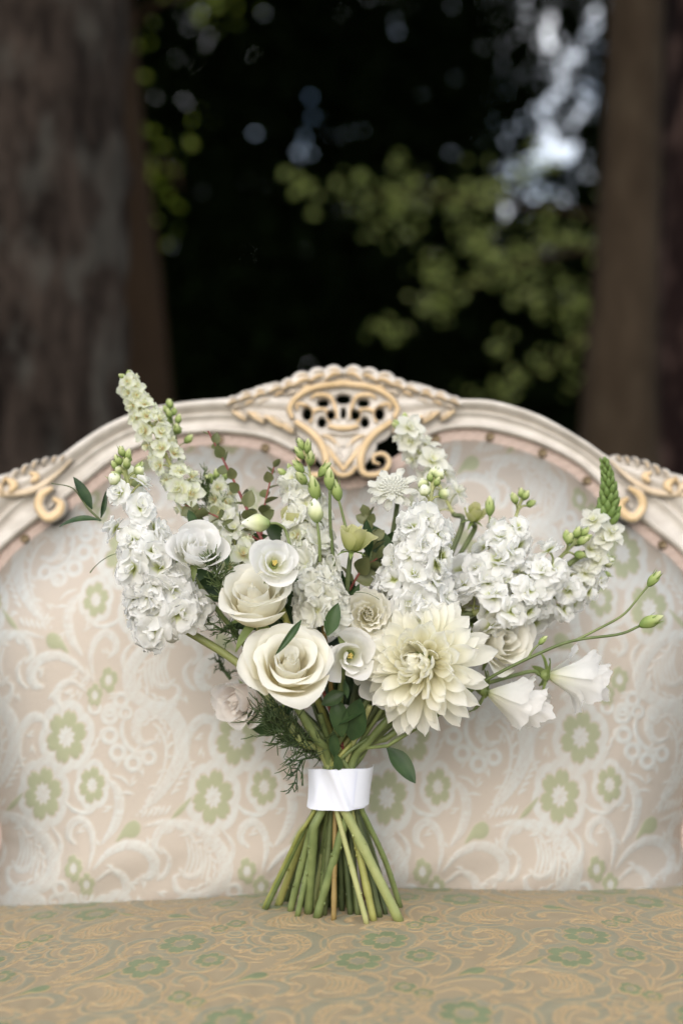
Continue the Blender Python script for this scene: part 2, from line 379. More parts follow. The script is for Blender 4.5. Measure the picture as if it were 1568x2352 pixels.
# ------------------------------------------------------------------ brocade pattern (one repeat, drawn into arrays)
TW, TH, TS = 1035.0, 2202.0, 3.0             # repeat size in pattern units, raster step
PU = 0.188 / 1035                            # metres per pattern unit
def make_tile():
    nx, ny = int(TW / TS), int(TH / TS)
    W = np.zeros((ny, nx)); G = np.zeros((ny, nx)); O = np.zeros((ny, nx)); Hh = np.zeros((ny, nx))
    XX, YY = np.meshgrid((np.arange(nx) + .5) * TS, (np.arange(ny) + .5) * TS)
    def local(x0, x1, y0, y1):
        """pixel indices (wrapped) and unwrapped coordinates of a window"""
        i = np.arange(math.floor(x0 / TS), math.ceil(x1 / TS)); j = np.arange(math.floor(y0 / TS), math.ceil(y1 / TS))
        gx, gy = np.meshgrid((i + .5) * TS, (j + .5) * TS)
        return np.ix_(j % ny, i % nx), gx, gy
    def put(A, ix, val): A[ix] = np.maximum(A[ix], val)
    sm = lambda d, w=5.0: np.clip(.5 - d / w, 0, 1)
    def stroke(pts, kind='W', groove=True, barbs=0):
        P = spline(pts, 46)
        if barbs:
            for k in range(6, 34, 3):
                p, q = P[k], P[min(k + 2, 45)]; t = (q - p)[:2]; t = t / (np.hypot(*t) + 1e-6); nr = np.array([-t[1], t[0]]) * barbs
                a = p[:2] + nr * p[2] * 1.3
                stroke([(a[0], a[1], 9), (a[0] + nr[0] * 22 - t[0] * 16, a[1] + nr[1] * 22 - t[1] * 16, 8), (a[0] + nr[0] * 34 - t[0] * 40, a[1] + nr[1] * 34 - t[1] * 40, 3)], kind, False)
        m = P[:, 2].max() + 14
        ix, gx, gy = local(P[:, 0].min() - m, P[:, 0].max() + m, P[:, 1].min() - m, P[:, 1].max() + m)
        best = np.full(gx.shape, 9.0); sd = np.full(gx.shape, 99.0)
        for x, y, r in P:
            dd = np.hypot(gx - x, gy - y); best = np.minimum(best, dd / r); sd = np.minimum(sd, dd - r)
        w = sm(sd)
        if groove: w = w * (1 - .8 * np.exp(-((best - .20) / .05) ** 2)) * (1 - .75 * np.exp(-((best - .46) / .05) ** 2)) * (1 - .7 * np.exp(-((best - .72) / .05) ** 2))
        if kind == 'W': put(W, ix, w)
        else: put(G, ix, w)
        put(Hh, ix, sm(sd) * np.sqrt(np.clip(1 - (best * .95) ** 2, 0, 1)))
        put(O, ix, np.exp(-((sd - 1) / 5.0) ** 2))
    def ring(x, y, r, hole=.45):
        ix, gx, gy = local(x - r * 1.4, x + r * 1.4, y - r * 1.4, y + r * 1.4)
        d = np.hypot(gx - x, (gy - y)); w = sm(d - r) * sm(r * hole - d)
        put(W, ix, w); put(Hh, ix, w * .8); put(O, ix, np.exp(-((d - r) / 5) ** 2))
    def flower(x, y, rx, ry, n=6, halo=True, ph=.3):
        m = 1.7
        ix, gx, gy = local(x - rx * m, x + rx * m, y - ry * m, y + ry * m)
        u, v = (gx - x) / rx, (gy - y) / ry
        rr = np.hypot(u, v); th = np.arctan2(v, u) + ph
        lob = .60 + .40 * np.abs(np.cos(th * n / 2)) ** .55 - .10 * np.exp(-((np.abs(np.cos(th * n / 2)) - 1) / .02) ** 2)
        inn = .38 + .06 * np.cos(th * 9)
        sc = min(rx, ry)
        g = sm((rr - lob) * sc) * sm((inn - rr) * sc)
        put(G, ix, g); W[ix] = W[ix] * (1 - sm((rr - lob) * sc - 4))
        c = sm((rr - inn + .03) * sc) * (.45 + .55 * (np.sin(th * 9) * np.sin(rr * 20) > -.2)); put(W, ix, c)
        put(O, ix, np.exp(-(((rr - lob) * sc - 3) / 4.5) ** 2)); put(O, ix, np.exp(-(((rr - inn) * sc) / 4.0) ** 2))
        put(Hh, ix, g * .8 + c * .5)
        if halo:
            l2 = 1.22 + .18 * np.abs(np.cos(th * n / 2 + .0)) ** .6
            h = sm((rr - l2) * sc, 8) * sm((lob + .09 - rr) * sc) * .85
            put(W, ix, h); put(O, ix, .6 * np.exp(-(((rr - l2) * sc) / 4.5) ** 2)); put(Hh, ix, h * .5)
    for mir in (0, 1):
        T = (lambda x, y: (x, y)) if not mir else (lambda x, y: (1136 - x, y - 1101))
        S = lambda pts: [(*T(x, y), r) for x, y, r in pts]
        sg = -1 if mir else 1
        stroke(S([(850, 1000, 8), (960, 900, 26), (1060, 760, 38), (1110, 620, 44), (1090, 480, 48), (1010, 390, 48), (910, 380, 44), (845, 445, 36), (835, 530, 28), (880, 585, 20), (945, 575, 13)]), barbs=-sg)
        stroke(S([(900, 920, 5), (985, 790, 9), (1020, 640, 11), (990, 520, 10), (940, 470, 7)]), groove=False)
        for x, y, r in ((735, 330, 52), (668, 425, 55), (672, 540, 56), (725, 640, 56), (820, 700, 56), (915, 665, 50)): ring(*T(x, y), r)
        stroke(S([(770, 410, 8), (745, 500, 14), (775, 590, 16), (850, 640, 14), (930, 615, 7)]), groove=False)
        stroke(S([(650, 1160, 10), (715, 1065, 26), (745, 945, 30), (722, 850, 24), (668, 795, 9)]))
        stroke(S([(570, 1310, 8), (592, 1185, 16), (572, 1085, 22), (510, 1030, 24), (452, 1065, 24), (440, 1130, 20), (480, 1172, 11)]))
        stroke(S([(600, 1310, 8), (680, 1222, 20), (790, 1172, 28), (900, 1190, 32), (962, 1270, 32), (940, 1345, 28), (890, 1358, 13)]))
        stroke(S([(620, 1375, 8), (700, 1322, 16), (770, 1350, 24), (800, 1420, 26), (760, 1485, 15)]))
        stroke(S([(900, 1060, 8), (1020, 1040, 22), (1180, 1060, 32), (1310, 1140, 38), (1385, 1260, 42), (1370, 1375, 42), (1290, 1440, 36), (1185, 1465, 28), (1100, 1425, 20), (1085, 1360, 15), (1120, 1335, 8)]), barbs=sg)
        for k in range(6): stroke(S([(1150 + 28 * k, 1130 + 14 * k, 5), (1170 + 24 * k, 1230 + 12 * k, 9), (1140 + 26 * k, 1330 + 8 * k, 5)]), groove=False)
        for k in range(4): ring(*T(1310 + 95 * k, 1520 - 14 * k), 44, .5)
        for k in range(5): stroke(S([(290 + 30 * k, 330 - 26 * k, 4), (310 + 30 * k, 300 - 26 * k, 10), (340 + 30 * k, 290 - 26 * k, 4)]), groove=False)
        for k in range(4): stroke(S([(540 + 24 * k, 700 - 50 * k, 4), (550 + 24 * k, 668 - 50 * k, 10), (575 + 24 * k, 645 - 50 * k, 4)]), groove=False)
        stroke(S([(150, 770, 6), (105, 650, 20), (120, 520, 28), (195, 440, 30), (265, 455, 22), (280, 510, 11)]))
        stroke(S([(190, 1190, 6), (120, 1090, 18), (40, 1050, 26), (-40, 1085, 26), (-75, 1165, 20), (-35, 1215, 10)]))
        stroke(S([(330, 1080, 5), (390, 1160, 14), (380, 1250, 16), (330, 1290, 8)]))
        stroke(S([(620, 930, 5), (560, 990, 12), (470, 980, 14), (410, 930, 7)]), groove=False)
        stroke(S([(240, 1240, 5), (200, 1320, 16), (130, 1350, 18), (80, 1310, 10)]))
        stroke(S([(800, 830, 4), (760, 790, 9), (700, 770, 4)]), groove=False); stroke(S([(830, 880, 4), (780, 870, 9), (730, 880, 4)]), groove=False)
        stroke(S([(1000, 1180, 5), (1050, 1250, 14), (1030, 1330, 16), (980, 1370, 8)]))
        for k in range(5): stroke(S([(20 + 22 * k, 880 - 40 * k, 4), (36 + 22 * k, 860 - 40 * k, 10), (66 + 22 * k, 850 - 40 * k, 4)]), groove=False)
        for k in range(5): stroke(S([(880 + 34 * k, 1010 - 4 * k, 4), (900 + 34 * k, 985 - 4 * k, 9), (912 + 34 * k, 960 - 4 * k, 4)]), groove=False)
        flower(*T(270, 890), 122, 160); flower(*T(408, 550), 126, 160); flower(*T(575, 830), 80, 110)
        flower(*T(478, 1312), 58, 82, 4, False); flower(*T(560, 1402), 52, 72, 5, False)
        stroke(S([(735, 1150, 6), (780, 1105, 22), (822, 1085, 46), (835, 1070, 40)]), 'G', False)
        stroke(S([(1062, 1015, 5), (1110, 970, 17), (1172, 900, 6)]), 'G', False)
    # small leaf sprigs scattered over the open ground
    rg = np.random.default_rng(4)
    for k in range(150):
        x, y = rg.uniform(0, TW), rg.uniform(0, TH); i, j = int(x / TS) % nx, int(y / TS) % ny
        if W[j, i] + G[j, i] > .1: continue
        a = rg.uniform(0, 6.28); c, d = math.cos(a), math.sin(a)
        stroke([(x - 26 * c, y - 26 * d, 2.5), (x, y, 8), (x + 26 * c, y + 26 * d, 2.5)], 'W', False)
        stroke([(x - 6 * c + 12 * d, y - 6 * d - 12 * c, 2.5), (x + 12 * c + 22 * d, y + 12 * d - 22 * c, 6.5), (x + 30 * c + 26 * d, y + 30 * d - 26 * c, 2.5)], 'W', False)
    W *= .86 + .14 * np.sin((XX + .6 * YY) / 11.0)          # satin floats
    return W, G, O, Hh
TILE = make_tile()
def tile_at(px, py):
    """bilinear sample of the repeat at pattern coordinates"""
    fx = px / TS - .5; fy = py / TS - .5
    x0 = np.floor(fx).astype(int); y0 = np.floor(fy).astype(int); ax = fx - x0; ay = fy - y0
    out = []
    for A in TILE:
        ny, nx = A.shape
        g = lambda j, i: A[j % ny, i % nx]
        out.append((g(y0, x0) * (1 - ax) + g(y0, x0 + 1) * ax) * (1 - ay) + (g(y0 + 1, x0) * (1 - ax) + g(y0 + 1, x0 + 1) * ax) * ay)
    return out
def weave(W, G, O, ground_c, white, green, gold):
    c = np.array(ground_c[:3])[None] * np.ones((W.size, 1))
    for A, col, s in ((W, white, 1), (G, green, .9), (O, gold, .6)):
        a = (A.ravel() * s)[:, None]
        c = c * (1 - a) + np.array(col[:3])[None] * a
    return np.hstack([c, np.ones((len(c), 1))])
def fabric_mat(name, rough, sheen, thread=0.1, metal=0.0):
    m, n, l, b = mat_new(name)
    a = N(n, 'ShaderNodeAttribute', attribute_name='pat')
    tc = N(n, 'ShaderNodeTexCoord')
    wv = N(n, 'ShaderNodeTexWave', wave_type='BANDS', bands_direction='Z'); wv.inputs['Scale'].default_value = 240; wv.inputs['Distortion'].default_value = 1.5
    wx = N(n, 'ShaderNodeTexWave', wave_type='BANDS', bands_direction='X'); wx.inputs['Scale'].default_value = 260; wx.inputs['Distortion'].default_value = 1.5
    no = N(n, 'ShaderNodeTexNoise'); no.inputs['Scale'].default_value = 14; no.inputs['Detail'].default_value = 5
    for q in (wv, wx, no): l.new(tc.outputs['Object'], q.inputs[0])
    ad = N(n, 'ShaderNodeMath', operation='ADD'); l.new(wv.outputs['Fac'], ad.inputs[0]); l.new(wx.outputs['Fac'], ad.inputs[1])
    ad2 = N(n, 'ShaderNodeMath', operation='ADD'); l.new(ad.outputs[0], ad2.inputs[0]); l.new(no.outputs[0], ad2.inputs[1])
    mr = N(n, 'ShaderNodeMapRange'); mr.inputs[2].default_value = 2.6; mr.inputs[3].default_value = 1 - thread; mr.inputs[4].default_value = 1 + thread * .5; l.new(ad2.outputs[0], mr.inputs[0])
    mx = N(n, 'ShaderNodeMix', data_type='RGBA', blend_type='MULTIPLY'); mx.inputs[0].default_value = 1
    l.new(a.outputs['Color'], mx.inputs[6]); l.new(mr.outputs[0], mx.inputs[7]); l.new(mx.outputs[2], b.inputs['Base Color'])
    b.inputs['Roughness'].default_value = rough; b.inputs['Specular IOR Level'].default_value = .35
    b.inputs['Metallic'].default_value = metal; b.inputs['Sheen Weight'].default_value = sheen; b.inputs['Sheen Roughness'].default_value = .4
    bp = N(n, 'ShaderNodeBump'); bp.inputs['Strength'].default_value = .25; bp.inputs['Distance'].default_value = .0006
    l.new(ad.outputs[0], bp.inputs['Height']); l.new(bp.outputs[0], b.inputs['Normal'])
    return m
M_BACKF = fabric_mat('brocade_back_lit', .42, .1, .12, .55)
M_SEATF = fabric_mat('brocade_seat_shaded', .5, .05, .16)

def paint_mat(name):
    """white paint and gilding carried by the 'gold' attribute, dirt in the grain"""
    m, n, l, b = mat_new(name)
    a = N(n, 'ShaderNodeAttribute', attribute_name='gold')
    tc = N(n, 'ShaderNodeTexCoord'); no = N(n, 'ShaderNodeTexNoise'); no.inputs['Scale'].default_value = 45; no.inputs['Detail'].default_value = 6
    l.new(tc.outputs['Object'], no.inputs[0])
    wr = N(n, 'ShaderNodeMapRange'); wr.inputs[1].default_value = .35; wr.inputs[2].default_value = .65; l.new(no.outputs[0], wr.inputs[0])
    w = N(n, 'ShaderNodeMix', data_type='RGBA'); w.inputs[6].default_value = IV(.46, .42, .37); w.inputs[7].default_value = IV(.58, .54, .485); l.new(wr.outputs[0], w.inputs[0])
    g = N(n, 'ShaderNodeMix', data_type='RGBA'); g.inputs[6].default_value = IV(.52, .37, .19); g.inputs[7].default_value = IV(.66, .49, .29); l.new(wr.outputs[0], g.inputs[0])
    mx = N(n, 'ShaderNodeMix', data_type='RGBA'); l.new(a.outputs['Fac'], mx.inputs[0]); l.new(w.outputs[2], mx.inputs[6]); l.new(g.outputs[2], mx.inputs[7])
    l.new(mx.outputs[2], b.inputs['Base Color']); b.inputs['Roughness'].default_value = .45
    mt = N(n, 'ShaderNodeMath', operation='MULTIPLY'); mt.inputs[1].default_value = .06; l.new(a.outputs['Fac'], mt.inputs[0]); l.new(mt.outputs[0], b.inputs['Metallic'])
    bp = N(n, 'ShaderNodeBump'); bp.inputs['Strength'].default_value = .2; bp.inputs['Distance'].default_value = .001; l.new(no.outputs[0], bp.inputs['Height']); l.new(bp.outputs[0], b.inputs['Normal'])
    return m
M_PAINT = paint_mat('white_and_gilt_paint')
def simple_mat(name, col, rough=.6, metal=0, var=.2, scale=80):
    m, n, l, b = mat_new(name)
    tc = N(n, 'ShaderNodeTexCoord'); no = N(n, 'ShaderNodeTexNoise'); no.inputs['Scale'].default_value = scale; no.inputs['Detail'].default_value = 4
    l.new(tc.outputs['Object'], no.inputs[0])
    w = N(n, 'ShaderNodeMix', data_type='RGBA'); w.inputs[6].default_value = tuple(c * (1 - var) for c in col[:3]) + (1,); w.inputs[7].default_value = tuple(min(1, c * (1 + var * .5)) for c in col[:3]) + (1,)
    l.new(no.outputs[0], w.inputs[0]); l.new(w.outputs[2], b.inputs['Base Color'])
    b.inputs['Roughness'].default_value = rough; b.inputs['Metallic'].default_value = metal
    bp = N(n, 'ShaderNodeBump'); bp.inputs['Strength'].default_value = .3; bp.inputs['Distance'].default_value = .001; l.new(no.outputs[0], bp.inputs['Height']); l.new(bp.outputs[0], b.inputs['Normal'])
    return m
M_GIMP = simple_mat('pink_braid', IV(.45, .35, .30), .8, 0, .25, 300)
M_TACK = simple_mat('antique_brass', IV(.16, .12, .07), .4, .8, .4, 200)

# ------------------------------------------------------------------ settee
SZ0, SEAT_BACK, SEAT_FRONT = 0.452, 1.60, 0.93
def seat_z(x, y):
    x = np.asarray(x, float); y = np.asarray(y, float)
    z = SZ0 + .028 * x - .10 * x ** 2 - .05 * (y - 1.28) ** 2
    e = np.clip((np.abs(x + .004) - .375) / .055, 0, 1); z = z - .05 * e ** 2
    f = np.clip((SEAT_FRONT + .07 - y) / .07, 0, 1); z = z - .05 * f ** 2
    b = np.clip((y - 1.43) / .12, 0, 1); z = z - .008 * b ** 2
    return z + .0022 * np.sin(x * 17 + 1.2) * np.sin(y * 13)
KB, YB, ZB = .20, 1.585, .45                  # rake of the back
def plane_at(x, y, off=0.0):
    t = (y - 1176) / F
    d = (YB + KB * (ZC - ZB)) / (1 + KB * t)
    p = at(x, y, d); p.y -= off
    return p

settee = empty('settee', (0, 1.25, 0))
tag(settee, 'cream and gilt carved antique settee upholstered in pale floral brocade', 'settee')

# inner edge of the frame (where the braid starts), picture units, going from bottom left over the top to bottom right
INNER = [(-30, 2190), (-44, 2080), (-36, 1990), (-20, 1925), (-34, 1850), (-66, 1700), (-92, 1530), (-70, 1380), (0, 1276), (51, 1228), (128, 1170), (198, 1113), (250, 1071), (320, 1033), (403, 1007), (460, 1000), (527, 1000), (615, 1014), (680, 1046), (735, 1082), (797, 1097), (860, 1084), (915, 1050), (962, 1018), (1010, 995),
         (1066, 988), (1130, 994), (1226, 1021), (1322, 1069), (1386, 1128), (1450, 1184), (1514, 1235), (1568, 1280), (1638, 1380), (1660, 1530), (1634, 1700), (1602, 1850), (1588, 1925), (1604, 1990), (1612, 2080), (1598, 2190)]
OUTER = [(-80, 2200), (-90, 2080), (-78, 1990), (-56, 1915), (-82, 1840), (-132, 1690), (-160, 1530), (-136, 1330), (-40, 1180), (20, 1110), (88, 1085), (140, 1052), (192, 1014), (256, 975), (330, 946), (410, 929), (500, 920), (590, 914), (690, 908), (797, 904), (890, 908), (970, 914), (1010, 917),
         (1060, 921), (1134, 926), (1234, 958), (1334, 1015), (1394, 1055), (1470, 1085), (1548, 1112), (1608, 1180), (1704, 1330), (1728, 1530), (1700, 1690), (1650, 1840), (1624, 1915), (1646, 1990), (1658, 2080), (1648, 2200)]
def plan(pts, n, off=0): 
    P = np.array([tuple(plane_at(x, y, off)) for x, y in pts]); S = spline(P, 500)
    s = np.concatenate([[0], np.cumsum(np.linalg.norm(np.diff(S, axis=0), axis=1))]); g = np.linspace(0, s[-1], n)
    return np.stack([np.interp(g, s, S[:, k]) for k in range(3)], -1)
NR = 260
def pair(n):
    """inner curve points, each with the nearest point of the outer curve (smoothed)"""
    I = plan(INNER, n); O = plan(OUTER, 900)
    j = np.array([np.argmin(((O - p) ** 2).sum(1)) for p in I]).astype(float)
    j = np.maximum.accumulate(j); k = np.ones(25) / 25
    j = np.convolve(np.pad(j, 12, mode='edge'), k, 'valid'); j = np.clip(j, 0, 899)
    return I, np.stack([np.interp(j, np.arange(900), O[:, c]) for c in range(3)], -1)
I_, O_ = pair(NR)
prof = [(0, -.006), (0, .010), (.05, .014), (.10, .014), (.14, .011), (.30, .0105), (.44, .0115), (.47, .016), (.51, .016), (.54, .011), (.58, .011), (.64, .017), (.73, .023), (.82, .0245), (.90, .021), (.96, .014), (1.0, .004), (1.0, -.028)]
G = np.stack([I_ + (O_ - I_) * w - np.array([0, 1, -.2]) * h for w, h in prof], 1)
rail_gold = np.zeros((NR, len(prof)))
RQ = grid_quads(NR, len(prof)); _c = G.reshape(-1, 3)[RQ].mean(1); RQ = RQ[~((np.abs(_c[:, 0] - .0072) < .062) & (_c[:, 2] > .8))]   # open behind the pierced crest
o = new_obj('frame_rail', big_mesh('frame_rail', G.reshape(-1, 3) - np.array([0, 1.25, 0]), RQ, M_PAINT, {'gold': rail_gold.ravel()}), settee, Matrix.Translation((0, 1.25, 0)))
o['label'] = 'cream painted moulded rail arching round the back'

# back board behind the upholstery
def top_z(xq):
    P = plan(INNER, 400); m = P[:, 2] > .80
    o_ = np.argsort(P[m][:, 0]); return np.interp(xq, P[m][o_, 0], P[m][o_, 2])
def edge_dist(X, Z, Pl):
    D = np.full(X.shape, 9.0)
    for a, b in zip(Pl[:-1], Pl[1:]):
        ax, az, bx, bz = a[0], a[2], b[0], b[2]; vx, vz = bx - ax, bz - az; L2 = vx * vx + vz * vz + 1e-12
        t = np.clip(((X - ax) * vx + (Z - az) * vz) / L2, 0, 1)
        D = np.minimum(D, np.hypot(X - ax - t * vx, Z - az - t * vz))
    return D
def inside(X, Z, Pl):
    c = np.zeros(X.shape, bool); n = len(Pl)
    for i in range(n):
        x1, z1, x2, z2 = Pl[i][0], Pl[i][2], Pl[(i + 1) % n][0], Pl[(i + 1) % n][2]
        if z1 == z2: continue
        c ^= ((z1 > Z) != (z2 > Z)) & (X < (x2 - x1) * (Z - z1) / (z2 - z1) + x1)
    return c

def gimp_and_back():
    Pl = plan(INNER, 150)
    st = .0016
    xs = np.arange(-.48, .48, st); zs = np.arange(.395, .965, st)
    X, Z = np.meshgrid(xs, zs)
    D = edge_dist(X, Z, Pl); ins = inside(X, Z, Pl)
    # everything bulges forward from a narrow margin at the braid
    d2 = np.clip(D - .009, 0, None)
    bul = .052 * (1 - np.exp(-d2 / .040)) * np.clip(d2 / .004, 0, 1) + .012 * np.exp(-((X / .3) ** 2)) * np.clip(d2 / .1, 0, 1)
    bot = np.clip((Z - .40) / .09, 0, 1); bul = bul * (.80 + .20 * np.sin(bot * 1.5708))
    W, Gn, O, Hh = tile_at((X + .302) / PU + 408, (.603 - Z) / PU + 550)
    puck = .0012 * np.sin(X * 37 + 3 * np.sin(Z * 21)) * np.exp(-((Z - .46) / .03) ** 2) + .0015 * np.sin(X * 9 + Z * 14)
    Y = YB + KB * (Z - ZB) - bul - Hh * .00035 - puck
    W = W * (.85 + .10 * np.sin(X * 41 + Z * 23))  # soft silver sheen put into the white thread as waves
    col = weave(W, Gn, O * .5, BACK_G, BACK_W, BACK_GR, BACK_O)
    keep = ins & (D > .006)
    nz, nx = X.shape
    Q = grid_quads(nz, nx); kq = keep.ravel()[Q].all(1); Q = Q[kq]
    used = np.unique(Q); re = np.full(nz * nx, -1); re[used] = np.arange(len(used))
    V = np.stack([X, Y - 1.25, Z], -1).reshape(-1, 3)[used]
    o = new_obj('backrest', big_mesh('backrest', V, re[Q], M_BACKF, {'pat': col[used]}), settee, Matrix.Translation((0, 1.25, 0)))
    o['label'] = 'padded back in pale pink and silver floral brocade'
    # braid strip lying between rail and padding
    A = plan(INNER, 420)
    T = np.gradient(A, axis=0); T /= np.linalg.norm(T, axis=1)[:, None]; nn = np.stack([T[:, 2], 0 * T[:, 0], -T[:, 0]], -1)
    rows = []
    for w, h in ((-.003, .001), (0, .004), (.004, .0055), (.007, .004), (.010, .0055), (.014, .004), (.017, -.004)):
        p = A + nn * w; p[:, 1] = YB + KB * (p[:, 2] - ZB) - h - .0012 * np.sin(np.arange(len(A)) * 1.9 + w * 300); rows.append(p)
    Gb = np.stack(rows, 1) - np.array([0, 1.25, 0])
    g = new_obj('braid_trim', MB().grid(Gb, 0.5).mesh('braid_trim', M_GIMP), settee, Matrix.Translation((0, 1.25, 0)))
    g['label'] = 'pink woven braid along the edge of the padding'
    # nails: dished heads with a raised rim
    pr = [(0, .0030), (.0022, .0030), (.0032, .0040), (.0046, .0042), (.0054, .0028), (.0056, 0)]
    a = np.linspace(0, 2 * np.pi, 14, endpoint=False)
    GG = np.stack([np.stack([r * np.cos(a), r * np.sin(a), np.full(14, z)], -1) for r, z in pr], 0); GG[0, :, :2] *= 0
    tm = MB().grid(GG, .5, True).mesh('tack', M_TACK)
    for x, y in ((-40, 1330), (60, 1238), (270, 1078), (392, 1027), (505, 1012), (610, 1030), (1000, 1010), (1123, 1005), (1243, 1042), (1345, 1105), (1517, 1252), (1607, 1352)):
        p = plane_at(x, y); p.y -= .004
        new_obj('tack', tm, g, frame(p, (0, -1, .2)))
BACK_G, BACK_W, BACK_GR, BACK_O = srgb(163, 154, 143), srgb(174, 177, 174), srgb(138, 142, 113), srgb(168, 159, 147)
SEAT_G, SEAT_W, SEAT_GR, SEAT_O = srgb(154, 138, 110), srgb(134, 134, 113), srgb(114, 128, 93), srgb(202, 165, 116)  # same cloth as the back, its darker shaded look painted into the colours
gimp_and_back()

def seat():
    st = .0016
    xs = np.arange(-.435, .4351, st); ys = np.arange(SEAT_FRONT - .012, SEAT_BACK, st)
    X, Y = np.meshgrid(xs, ys); Z = seat_z(X, Y)
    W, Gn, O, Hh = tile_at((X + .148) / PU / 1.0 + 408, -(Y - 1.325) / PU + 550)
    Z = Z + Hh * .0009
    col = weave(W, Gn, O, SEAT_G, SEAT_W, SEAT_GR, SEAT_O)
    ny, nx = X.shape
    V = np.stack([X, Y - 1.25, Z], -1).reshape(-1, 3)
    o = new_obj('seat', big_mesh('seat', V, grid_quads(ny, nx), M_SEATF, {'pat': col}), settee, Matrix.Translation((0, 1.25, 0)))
    o['label'] = 'brocade seat with gold scrolls, shaded tan and sage look put into the colour'
    # boxing round the seat, carved seat rail and legs
    def wall(name, x0, x1, y0, y1, z0, z1, mat, parent=settee, bev=.012):
        import bmesh
        bm = bmesh.new(); bmesh.ops.create_cube(bm, size=1)
        bmesh.ops.scale(bm, vec=(x1 - x0, y1 - y0, z1 - z0), verts=bm.verts)
        bmesh.ops.bevel(bm, geom=bm.edges[:], offset=bev, segments=3, affect='EDGES')
        me = bpy.data.meshes.new(name); bm.to_mesh(me); bm.free(); me.materials.append(mat)
        for p in me.polygons: p.use_smooth = True
        return new_obj(name, me, parent, Matrix.Translation(((x0 + x1) / 2, (y0 + y1) / 2, (z0 + z1) / 2)))
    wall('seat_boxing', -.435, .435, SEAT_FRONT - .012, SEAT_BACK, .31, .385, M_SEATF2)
    wall('seat_rail', -.45, .45, SEAT_FRONT - .03, SEAT_BACK + .03, .25, .318, M_PAINT)
    for sx in (-1, 1):
        for y in (SEAT_FRONT + .03, SEAT_BACK - .03):
            s = -1 if y < 1.2 else 1
            P = [(0, 0, .26), (sx * .018, s * .018, .21), (sx * .012, s * .012, .14), (-sx * .006, -s * .006, .06), (sx * .016, s * .016, .015), (sx * .022, s * .022, 0)]
            mb = MB().tube(spline(P, 20), np.interp(np.linspace(0, 1, 20), [0, .2, .5, .8, .92, 1], [.034, .036, .024, .016, .019, .021]), 12)
            new_obj('leg', mb.mesh('leg', M_PAINT), settee, Matrix.Translation((sx * .41, y, 0)))
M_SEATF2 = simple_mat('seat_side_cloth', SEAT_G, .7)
seat()

# carved ornament as real relief: strokes and leaf lumps raised from a pierced plate
def carving(name, label, strokes, holes, x0, x1, y0, y1, conv, step, thick=.012, lift=.012):
    """everything in picture units; strokes: (pts (x,y,r), height, gold)"""
    xs = np.arange(x0, x1, step); ys = np.arange(y0, y1, step)
    X, Y = np.meshgrid(xs, ys)
    H = np.full(X.shape, -1.0); Gd = np.zeros(X.shape)
    for pts, h, gold in strokes:
        P = spline([(*conv(x, y), r) for x, y, r in pts], max(14, 9 * len(pts)))
        q = np.full(X.shape, 9.0); rr = np.ones(X.shape)
        for x, y, r in P:
            dq = np.hypot(X - x, Y - y) / r; m = dq < q; q[m] = dq[m]; rr[m] = r
        hh = np.where(q < 1, h * .55 + h * .45 * np.sqrt(np.clip(1 - q ** 2, 0, 1)), -1)
        m = hh > H; H[m] = hh[m]; Gd[m] = gold * np.clip((.80 - q[m]) / .12, 0, 1)
    keep = H > 0
    for (x, y, rx, ry) in holes:
        cx, cy2 = conv(x, y); e = ((X - cx) / rx) ** 2 + ((Y - cy2) / ry) ** 2
        keep &= e > 1; H = np.where(e < 2.2, H * np.clip(.35 + .65 * (e - 1) / 1.2, .35, 1), H); Gd = np.where(e < 1.35, 0, Gd)
    H = np.clip(H, 0, None)
    t = (Y - 1176) / F; d = (YB + KB * (ZC - ZB)) / (1 + KB * t)
    Vx = (X - 784) / F * d; Vz = ZC - t * d; Vy = d - lift - H - 1.25
    nz, nx = X.shape
    Q = grid_quads(nz, nx); Q = Q[keep.ravel()[Q].all(1)]
    used = np.unique(Q); re = np.full(nz * nx, -1); re[used] = np.arange(len(used))
    V = np.stack([Vx, Vy, Vz], -1).reshape(-1, 3)[used]; nV = len(V)
    Bk = V.copy(); Bk[:, 1] = (d - lift - 1.25).ravel()[used] + thick
    q = re[Q][:, ::-1]
    E = np.concatenate([q[:, [0, 1]], q[:, [1, 2]], q[:, [2, 3]], q[:, [3, 0]]]); key = np.sort(E, 1); key = key[:, 0].astype(np.int64) * nV + key[:, 1]
    _, inv, cnt = np.unique(key, return_inverse=True, return_counts=True); E = E[cnt[inv] == 1]
    walls = np.stack([E[:, 1], E[:, 0], E[:, 0] + nV, E[:, 1] + nV], 1)
    g1 = Gd.ravel()[used]
    o = new_obj(name, big_mesh(name, np.vstack([V, Bk]), np.vstack([q, q[:, ::-1] + nV, walls]), M_PAINT, {'gold': np.concatenate([g1, g1 * 0])}), settee, Matrix.Translation((0, 1.25, 0)))
    o['label'] = label
    return o

